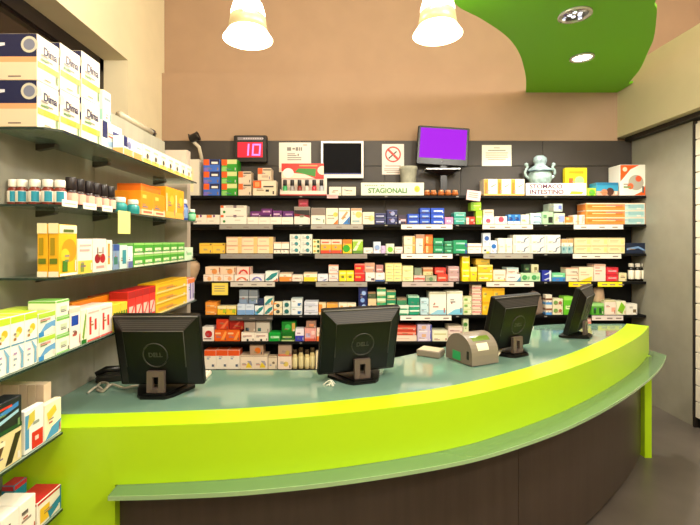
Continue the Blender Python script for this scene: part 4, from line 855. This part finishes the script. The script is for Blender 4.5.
# fifth and lowest shelves by the green front
L(5, 44.5, 61.5, 405.5, 'f4ecd2', [tri([(0, 0), (.8, .05), (1, .4), (.4, .3)], '5aa8d0'), tri([(.1, .75), (.6, .9), (.7, .7), (.2, .5)], 'f2d04a')], 'cream box with blue wave', D=.02)
L(5, 24.5, 44, 412, 'eef0ec', [r(.35, .02, .95, .42, 'd8302a'), r(0, .1, .2, .9, '5aa0c8'), tri([(.1, .55), (.5, .7), (.5, .95), (.2, .9)], 'd8c85a'), r(.5, .2, .7, .3, 'f4d8d0'), txt('a0a8a0', 1, .4, .6)], 'white box with red quarter', D=.02)
for i in range(6):
    X1 = -.932 - i*.0262
    o = carton('medicine_box', .0255, .034, .162, 'e2cdb4', [r(.15, .3, .85, .36, 'b07a5a'), r(.2, .12, .8, .2, 'c89a7a')]); o.location = (X1 - .0128, 1.357, LZ[5] + .0016)
    reg(o, 'upright beige pack at the far end', LN[5], 'box', X1, 0)
L(5, -14, 22, 446, 'e4d8a8', [tri([(.5, .05), (.7, .05), (1, .9), (.8, .9)], '3a3024'), tri([(.1, .1), (.25, .1), (.5, .8), (.4, .9)], '6a4a34'), r(.1, .7, .5, .85, 'f0ead0')], 'cream and brown leaflet box', D=.05)
L(5, -14, 22, 411, '20242e', [tri([(.1, .5), (.9, .7), (.9, .85), (.1, .65)], '4a90c8'), tri([(.2, .3), (.9, .5), (.9, .6), (.2, .42)], 'a8d0e0'), r(.3, .78, .7, .85, 'e04a3a'), bot(.14, '1f5a34')], 'black box with blue streaks', D=.05, up=True)
L(6, -20, 36, 538, 'f6f0e6', [r(.1, .5, .7, .56, 'a89a90'), r(.1, .7, .5, .78, '6a625c')], 'white carton with grey print', n=3, D=.09)
L(6, 37, 61, 504, 'f2ece0', [r(.1, .1, .5, .7, 'f0c83a'), tri([(.5, 0), (1, .3), (1, .6), (.4, .4)], '2a90b0'), top(.1, 'c8303a'), r(.95, 0, 1, 1, '2a8aa8')], 'white and teal carton with red top', D=.08)
L(6, 14, 27, 486, '2f9aae', [top(.15, 'd03a4a')], 'small teal carton in the back row', D=.04, back=.11)
L(6, 34, 46, 484, '2a8aa0', [top(.15, 'd8404a')], 'tall teal carton in the back row', D=.04, back=.12)
# tube resting on the partition top
b = MB(); b.tube([(AW - .02, 2.15, 2.126), (AW - .02, 2.5, 2.126)], .02, mat('9a917c', .5)); b2 = b.build('tube', None)
tb = tag(b2, 'beige tube with black end lying along the grey partition top', 'tube')
b = MB(); b.tube([(AW - .02, 2.5, 2.126), (AW - .02, 2.53, 2.126)], .024, plastic('1a1214')); b.build('end_cap', tb)

# ------------------------------------------------------------------ the curved counter
TOPZ, LEDZ = .89, .70
O0 = smooth([(-1.099, 1.388), (-.918, 1.395), (-.745, 1.405), (-.55, 1.420), (-.30, 1.450), (.03, 1.522), (.40, 1.642), (.68, 1.785), (1.01, 1.995), (1.36, 2.262), (1.72, 2.575), (1.97, 2.822), (2.17, 3.05)], 6)
O = [(p.x, p.y) for p in O0]
def offset(P, d):
    out = []
    for i, p in enumerate(P):
        a_, c_ = P[max(i-1, 0)], P[min(i+1, len(P)-1)]; t = Vector((c_[0]-a_[0], c_[1]-a_[1])).normalized()
        dd = d(i/(len(P)-1)) if callable(d) else d
        out.append((p[0] - t.y*dd, p[1] + t.x*dd))
    return out
I = offset(O, lambda t: .112 + .02*t); I[0] = (-1.099, I[0][1])
Bk = [(p.x, p.y) for p in smooth([(-1.099, 2.04), (-.7, 2.035), (-.35, 2.03), (-.08, 2.04), (.12, 2.15), (.35, 2.30), (.7, 2.56), (1.02, 2.83), (1.32, 3.05), (1.6, 3.14), (2.05, 3.15)], 8)]
def resample(P, n):
    d = [0]
    for i in range(1, len(P)): d.append(d[-1] + math.dist(P[i], P[i-1]))
    out = []; j = 0
    for k in range(n):
        t = d[-1]*k/(n-1)
        while j < len(P)-2 and d[j+1] < t: j += 1
        u = (t-d[j])/max(1e-9, d[j+1]-d[j]); out.append((P[j][0]+(P[j+1][0]-P[j][0])*u, P[j][1]+(P[j+1][1]-P[j][1])*u))
    return out
N = 60
ctr = empty('service_counter', (.3, 1.9, 0), 'long curved pharmacy counter with lime green rim and dark glass top', 'counter')
def cb(b, name, **k):
    o = b.build(name, ctr); o.location = (-.3, -1.9, 0); return o
m_lime = mat('aedb12', .38, name='lime_lacquer')
b = MB(); b.strip(O, I, LEDZ, TOPZ, m_lime)
cut = min(range(len(O)), key=lambda i: abs(O[i][0] + .735))
b.strip(O[:cut+1], I[:cut+1], 0, LEDZ, m_lime); b.box(2.078, 2.125, 2.96, 3.08, 0, LEDZ, m_lime)
cb(b, 'lime_shell')
b = MB(); b.strip(resample(I, N), resample(Bk, N), TOPZ - .022, TOPZ - .004, mat('6c8d7f', .06, name='back_painted_glass', spec=.8)); cb(b, 'glass_top')
b = MB(); b.strip(resample(offset(I, .01), N), resample(Bk, N), TOPZ - .09, TOPZ - .0225, mat('2c2622', .5)); cb(b, 'worktop_board')['label'] = 'dark board under the glass'
b = MB(); A = offset(O, .002)[cut:]; Bo = offset(O, lambda t: -(.046 + .052*min(1, t*1.6)))[cut:]
e = O[-1]; lp = lambda P: [((P[0][0]*.8+P[1][0]*.2), (P[0][1]*.8+P[1][1]*.2))] + P[1:]
A, Bo = lp(A), lp(Bo); A += [(2.20, 3.11)]; Bo += [(2.235, 3.10)]
b.strip(Bo, A, LEDZ - .015, LEDZ - .001, sheer('86b07c', .42, .14, 'frosted_glass', 'cfe8cf')); cb(b, 'glass_ledge')
b = MB(); b.strip(offset(Bo, -.002), Bo, LEDZ - .015, LEDZ - .001, mat('96b886', .2, name='glass_edge_highlight')); cb(b, 'ledge_edge')  # highlight along the glass edge put into this strip's pale colour
m_brn = mat('40362f', .36, noise=.16, nscale=24, stretch=(1, 1, .06), name='brown_laminate')
Q = offset(O, .035)[cut:]; Q = [p for p in Q if p[0] < 2.06]; Q2 = offset(Q, .02)
Q, Q2 = resample(Q, 121), resample(Q2, 121)
seam = min(range(121), key=lambda i: abs(Q[i][0]/Q[i][1] - (519-PX)/F))
for i0, i1 in ((0, seam), (seam, 120)):
    b = MB(); P1, P2 = Q[i0:i1+1], Q2[i0:i1+1]
    if i0: 
        f = .12; P1 = [(P1[0][0]+(P1[1][0]-P1[0][0])*f, P1[0][1]+(P1[1][1]-P1[0][1])*f)] + P1[1:]
    b.strip(P1, P2, .035, LEDZ - .023, m_brn); cb(b, 'front_panel')
b = MB(); b.strip(offset(Q, .03), offset(Q, .05), 0, LEDZ - .03, mat('16110e', .6)); cb(b, 'plinth')
# ------------------------------------------------------------------ counter-top equipment
m_mon = mat('060606', .42, spec=.3, name='plastic'); m_mon2 = plastic('100f0e', .5)
def monitor_mesh():
    root = empty('monitor', (0, 0, 0)); W, H, z0 = .358, .302, .026
    M = Matrix.Translation((0, .05, z0)) @ Matrix.Rotation(math.radians(14), 4, 'X')
    b = MB(); b.bbox(-W/2, W/2, 0, .03, 0, H, m_mon, .004, M)
    o = [(-W/2+.008, 0, .008), (W/2-.008, 0, .008), (W/2-.008, 0, H-.008), (-W/2+.008, 0, H-.008)]
    i = [(-W/2+.055, -.034, .03), (W/2-.055, -.034, .03), (W/2-.055, -.034, H-.05), (-W/2+.055, -.034, H-.05)]
    b.mesh(o + i, [(0, 1, 5, 4), (1, 2, 6, 5), (3, 0, 4, 7), (4, 5, 6, 7)], m_mon, False, M)
    b.mesh(o + i, [(2, 3, 7, 6)], m_mon2, False, M)
    b.build('housing', root)
    b = MB()                                            # vent slots and the lighter rim of the back
    for k in range(5):
        t = .2 + .14*k; y = -.034*t - .0008; z = H - .008 - .042*t; x = W/2 - .02 - .045*t
        b.mesh([(-x, y, z), (x, y, z), (x, y-.002, z-.003), (-x, y-.002, z-.003)], [(0, 3, 2, 1)], plastic('3a3835', .5), False, M)
    b.tube([M @ Vector(p) for p in ((-W/2+.057, -.0345, .10), (-W/2+.055, -.035, H-.05), (W/2-.055, -.035, H-.05), (W/2-.057, -.0345, .10))], .0022, plastic('4a4844', .5), 6)
    b.tube([M @ Vector(p) for p in ((-W/2+.004, 0, H-.004), (W/2-.004, 0, H-.004))], .003, plastic('6a6864', .4), 6); b.build('vent_ridge', root)
    b = MB(); cz, R = H*.50, .05
    b.tube([M @ Vector((R*math.cos(t), -.0345, cz + R*math.sin(t))) for t in [2*PI*k/36 for k in range(37)]], .0028, plastic('2e2d2b', .4), 6); lg = b.build('logo', root)
    tx = text('lettering', 'DELL', .026, plastic('3a3936', .4), lg, ex=.0004); tx.matrix_local = M @ Matrix.Translation((0, -.0348, cz)) @ Matrix.Rotation(PI/2, 4, 'X')
    b = MB(); b.box(-W/2+.012, W/2-.012, .0302, .032, .014, H-.012, mat('1a2230', .2, 0, .15, name='dim_screen'), M); b.build('screen', root)
    b = MB(); tp = mat('5c4f49', .4, name='taupe_plastic')                # neck with its cable opening
    for x0, x1, za, zb in ((-.036, -.012, 0, .10), (.012, .036, 0, .10), (-.012, .012, 0, .035), (-.012, .012, .075, .10)):
        b.mesh([(x0, -.022, za+.004), (x1, -.022, za+.004), (x1, -.030+zb*.1, zb), (x0, -.030+zb*.1, zb), (x0, -.004, za+.004), (x1, -.004, za+.004), (x1, -.004, zb), (x0, -.004, zb)], [(0, 1, 2, 3), (5, 4, 7, 6), (4, 0, 3, 7), (1, 5, 6, 2), (3, 2, 6, 7), (4, 5, 1, 0)], tp)
    b.box(-.028, .028, -.012, .02, .09, .17, m_mon, Matrix.Translation((0, .008, 0)))
    b.build('neck', root)
    b = MB(); b.prism([(-.05, -.045), (.05, -.045), (.075, -.02), (.125, .09), (.115, .115), (-.115, .115), (-.125, .09), (-.075, -.02)], 0, .012, m_mon); b.prism([(-.045, -.035), (.045, -.035), (.09, .09), (-.09, .09)], .012, .018, m_mon); b.build('base', root)
    return root
mon = monitor_mesh(); GT = TOPZ - .004 + .0006
def glass(px, py): Y = F*(EYE - GT)/(py - PY); return ((px - PX)/F*Y, Y, GT)
spots = [(157.5, 395.5, 0, 'black monitor seen from behind, on the counter beside glass shelves', .945), (361, 381, 18, 'black monitor seen from behind, at the middle of the counter', 1),
         (515, 355, 29, 'black monitor right of the taupe card terminal, leaning back', 1), (583, 336.5, 50, 'black monitor seen edge on at the counter far end', 1)]
for i, (px, py, yaw, lab, sc_) in enumerate(spots):
    o = mon if i == 0 else copy_tree(mon); g = glass(px, py); o.location = g; o.rotation_euler = (0, 0, math.radians(yaw)); o.scale = (sc_, 1, 1); tag(o, lab, 'monitor', 'computer monitors along the counter')
# keyboards behind the first two monitors
def keyboard():
    root = empty('keyboard', (0, 0, 0)); b = MB(); b.bbox(-.2, .2, -.07, .07, 0, .018, plastic('d8d0bc', .5), .004); b.build('case', root)
    b = MB()
    for j in range(5):
        for i in range(15): b.box(-.185 + i*.0247, -.185 + i*.0247 + .021, -.055 + j*.022, -.055 + j*.022 + .018, .0181, .024, plastic('e8e2d2', .5))
    b.build('keys', root); return root
kb = keyboard(); kb.scale = (.7, .8, 1); kb.location = (-.738, 1.905, GT); kb.rotation_euler = (0, 0, .04); tag(kb, 'cream keyboard behind the monitor beside the glass shelves', 'keyboard')
dv = empty('card_reader', (.125, 2.075, GT), 'small pale device half hidden behind the middle monitor', 'device', rz=.6)
b = MB(); b.bbox(-.06, .06, -.04, .04, 0, .035, plastic('cfc8b4', .5), .005); b.build('case', dv)
b = MB(); b.box(-.045, .0, -.0412, -.04, .012, .026, plastic('3a4a3a', .3)); b.build('display', dv)
# card terminal with round back
A_, B_, C_ = Vector(glass(446, 357.5)), Vector(glass(472, 367.5)), Vector(glass(495, 357))
ux = (B_ - A_); Lp_ = ux.length; ux.normalize(); uy = (C_ - B_); Dp = uy.length; uy.normalize(); uy = Vector((-ux.y, ux.x, 0)) 
Dp = .17
ct = empty('card_terminal', A_ + Vector((0, 0, .0)), 'taupe round backed card terminal with green square on its side', 'card terminal', rz=math.atan2(ux.y, ux.x))
m_tp = plastic('80776a', .45); m_tp2 = plastic('6a6258', .5)
R = Lp_/2; prof = [(0, .004), (0, .05)] + [(R - R*math.cos(t), .05 + .095*math.sin(t)) for t in [PI*k/16 for k in range(1, 16)]] + [(2*R, .05), (2*R, .004)]
b = MB(); n = len(prof)
v = [(x, 0, z) for x, z in prof] + [(x, Dp, z) for x, z in prof]
b.mesh(v, [tuple(range(n)), tuple(range(2*n-1, n-1, -1))], m_tp2); b.mesh(v, [(i, n+i, n+(i+1) % n, (i+1) % n) for i in range(n)], m_tp)
b.build('body', ct)
b = MB(); b.box(R*.55, R*1.15, -.0015, -.0002, .012, .055, mat('1f9a5a', .35)); b.build('green_sticker', ct)
b = MB(); b.box(R*1.62, R*1.78, -.0012, -.0002, .03, .07, plastic('0c0c0a')); b.build('card_slot', ct)
def arcq(t0, t1, y0, y1, m, nm, e=.0012):
    b = MB(); 
    for k in range(4):
        a0, a1 = t0 + (t1-t0)*k/4, t0 + (t1-t0)*(k+1)/4
        f = lambda t, y: (R - (R+e)*math.cos(t), y, .05 + (.095+e)*math.sin(t))
        b.poly([f(a0, y0), f(a0, y1), f(a1, y1), f(a1, y0)], m)
    return b.build(nm, ct)
arcq(PI*.66, PI*.76, .03, Dp-.03, mat('5f7a24', .2), 'display'); arcq(PI*.80, PI*.92, .04, Dp-.06, card('ece8d2'), 'paper_label')
b = MB(); b.box(.01, 2*R-.01, .012, Dp-.012, 0, .004, plastic('1a1816')); b.build('feet', ct)
# low pale card tray left of it
g = glass(434, 358)
b = MB(); b.bbox(-.062, .062, -.05, .05, 0, .034, plastic('7d7568', .5), .004); b.poly([(-.056, -.045, .0345), (.056, -.045, .0345), (.056, .045, .0345), (-.056, .045, .0345)], card('cfc6b0'))
o = tag(b.build('tray', loc=(g[0]-.005, g[1]+.055, GT)), 'low taupe tray with a cream top left of the card terminal', 'tray'); o.rotation_euler = (0, 0, -.55)
# papers, receipts and cables right of the terminal
def cable(name, px, r_, h, label, cat='cable'):
    pts = [Vector(glass(x, y)) + Vector((0, 0, r_ + dz)) for x, y, dz in px]
    b = MB(); b.tube(smooth([tuple(p) for p in pts], 6), r_, plastic(h, .4)); return tag(b.build(name), label, cat)
cable('cable', [(497, 357, .0), (501, 353, .012), (500, 350, .018), (503, 348, .0)], .008, 'd6cfb4', 'thick cream cable between card terminal and the third monitor')
cable('cable', [(88, 394, 0), (97, 389, .006), (104, 391, .0), (112, 387, .006), (124, 389.5, .002), (134, 388, .004), (146, 386, 0), (150, 384, 0)], .0045, 'b4ada0', 'looped pale grey cable left of the first monitor')
cable('cable', [(96, 389, 0), (101, 385, .004), (108, 388, .012), (103, 392.5, 0), (97, 391, 0)], .005, 'a8a090', 'small pale cable loop beside the grey partition')
b = MB(); b.bbox(-.06, .06, -.035, .035, 0, .03, plastic('16130f', .4), .006); b.tube([(-.06, 0, .03), (-.02, .0, .05), (.04, 0, .045)], .014, plastic('121010'))
g = glass(112, 380); tag(b.build('telephone', loc=(g[0], g[1], GT), rz=.4), 'low black device among cables beside the first monitor', 'device')
b = MB()
random.seed(3)
for k in range(6):
    a0 = random.random()*PI; b.tube(smooth([(.03*math.cos(a0), .03*math.sin(a0), .002), (.01, .0, .006 + .003*k), (-.03*math.cos(a0+.6), -.02*math.sin(a0), .002)], 4), .0022, card('e4e6dc'))
g = glass(328, 385); tag(b.build('paper_scrap', loc=(g[0], g[1], GT)), 'tiny curled white paper scrap left of the middle monitor base', 'paper')

# ------------------------------------------------------------------ white drawer unit on the right wall
dc = empty('drawer_cabinet', (3.0, 3.15, 0), 'white drawer cabinet with narrow drawers beside the grey end panel', 'cabinet')
m_wh = mat('ded6c4', .4); X0 = 2.815 - 3.0
b = MB(); b.box(X0 + .02, .28, -.30, .29, .08, 2.45, m_wh); b.build('carcass', dc)
b = MB(); b.box(X0 + .03, .28, -.30, .29, 0, .08, plastic('0c0b0a')); b.box(X0 - .002, X0 + .06, .29, .305, 0, 2.45, plastic('26221e')); b.build('plinth', dc)
z = .085
while z + .127 < 2.45:
    b = MB(); b.bbox(X0, X0 + .02, -.30, .286, z, z + .124, m_wh, .003); d_ = b.build('drawer', dc)
    b = MB(); b.box(X0 - .012, X0, -.06, .06, z + .06, z + .07, mat('a8a49a', .3, .8)); b.build('handle', d_)
    z += .1305

# ------------------------------------------------------------------ labels for everything on the shelves
ORDN = ['leftmost', 'second from left', 'third from left', 'fourth from left', 'fifth from left', 'sixth from left', 'seventh from left', 'eighth from left']
def ordn(i, n):
    if n == 1: return ''
    if i == 0: return 'leftmost'
    if i == n - 1: return 'rightmost'
    if n == 3: return 'middle one'
    return ORDN[i]
def rown(i, n):           # i counted from the bottom
    if n == 1: return ''
    if n == 2: return ('lower', 'upper')[i] + ' of two'
    if n == 3: return ('bottom', 'middle', 'top')[i] + ' of three'
    return ('bottom of the pile', 'second from bottom', 'third from bottom', 'fourth from bottom', 'fifth from bottom')[i] if i < n-1 else 'top of the pile'
keys = {}
for e in REG: keys.setdefault((e['shelf'], e['look']), []).append(e)
for (shelf, look), es in keys.items():
    xs_ = []
    for e in sorted(es, key=lambda e: e['X']):
        if not xs_ or e['X'] - xs_[-1] > .012: xs_.append(e['X'])
    for e in es:
        ci = min(range(len(xs_)), key=lambda i: abs(xs_[i] - e['X']))
        zs_ = sorted(q['Z'] for q in es if abs(q['X'] - xs_[ci]) < .012)
        a_, c_ = ordn(ci, len(xs_)), rown(min(range(len(zs_)), key=lambda i: abs(zs_[i] - e['Z'])), len(zs_))
        lab = f'{look} on {shelf}' + (', ' + a_ if a_ else '') + (', ' + c_ if c_ else '')
        e['o']['label'] = lab; e['o']['category'] = e['cat']
        if len(es) > 1: e['o']['group'] = f'{look}, {shelf}'

# ------------------------------------------------------------------ lights
def light(name, typ, loc, power, col, size=.1, rot=None, **k):
    l = bpy.data.lights.new(name, typ); l.energy = power; l.color = col
    if typ == 'AREA': l.size = size
    else: l.shadow_soft_size = size
    for a_, v_ in k.items(): setattr(l, a_, v_)
    o = bpy.data.objects.new(name, l); C.objects.link(o); o.location = loc
    if rot: o.rotation_euler = rot
    return o
WARM = (1, .92, .79)
for i, p in enumerate((pl1, pl2)):
    light(f'pendant_light_{i}', 'SPOT', (p.x, p.y, p.z + .02), 140, WARM, .06, (0, 0, 0), spot_size=2.6, spot_blend=.6)
    light(f'pendant_glow_{i}', 'POINT', (p.x, p.y, p.z + .34), 26, WARM, .1)
light('downlight_beam', 'SPOT', (dx, dy, Zs - .03), 110, (1, .94, .82), .05, (0, 0, 0), spot_size=2.2, spot_blend=.7)
# unseen ceiling lamps outside the frame; first one added to lighten upper right wall
for i, (x, y, z, e) in enumerate(((3.1, 2.2, 3.8, 22), (-.4, .8, 3.1, 34), (1.5, .9, 3.1, 105), (.3, -1.4, 3.1, 62), (2.1, -.4, 3.1, 80))):
    light(f'unseen_lamp_{i}', 'POINT', (x, y, z), e, (1, .955, .87), .14)
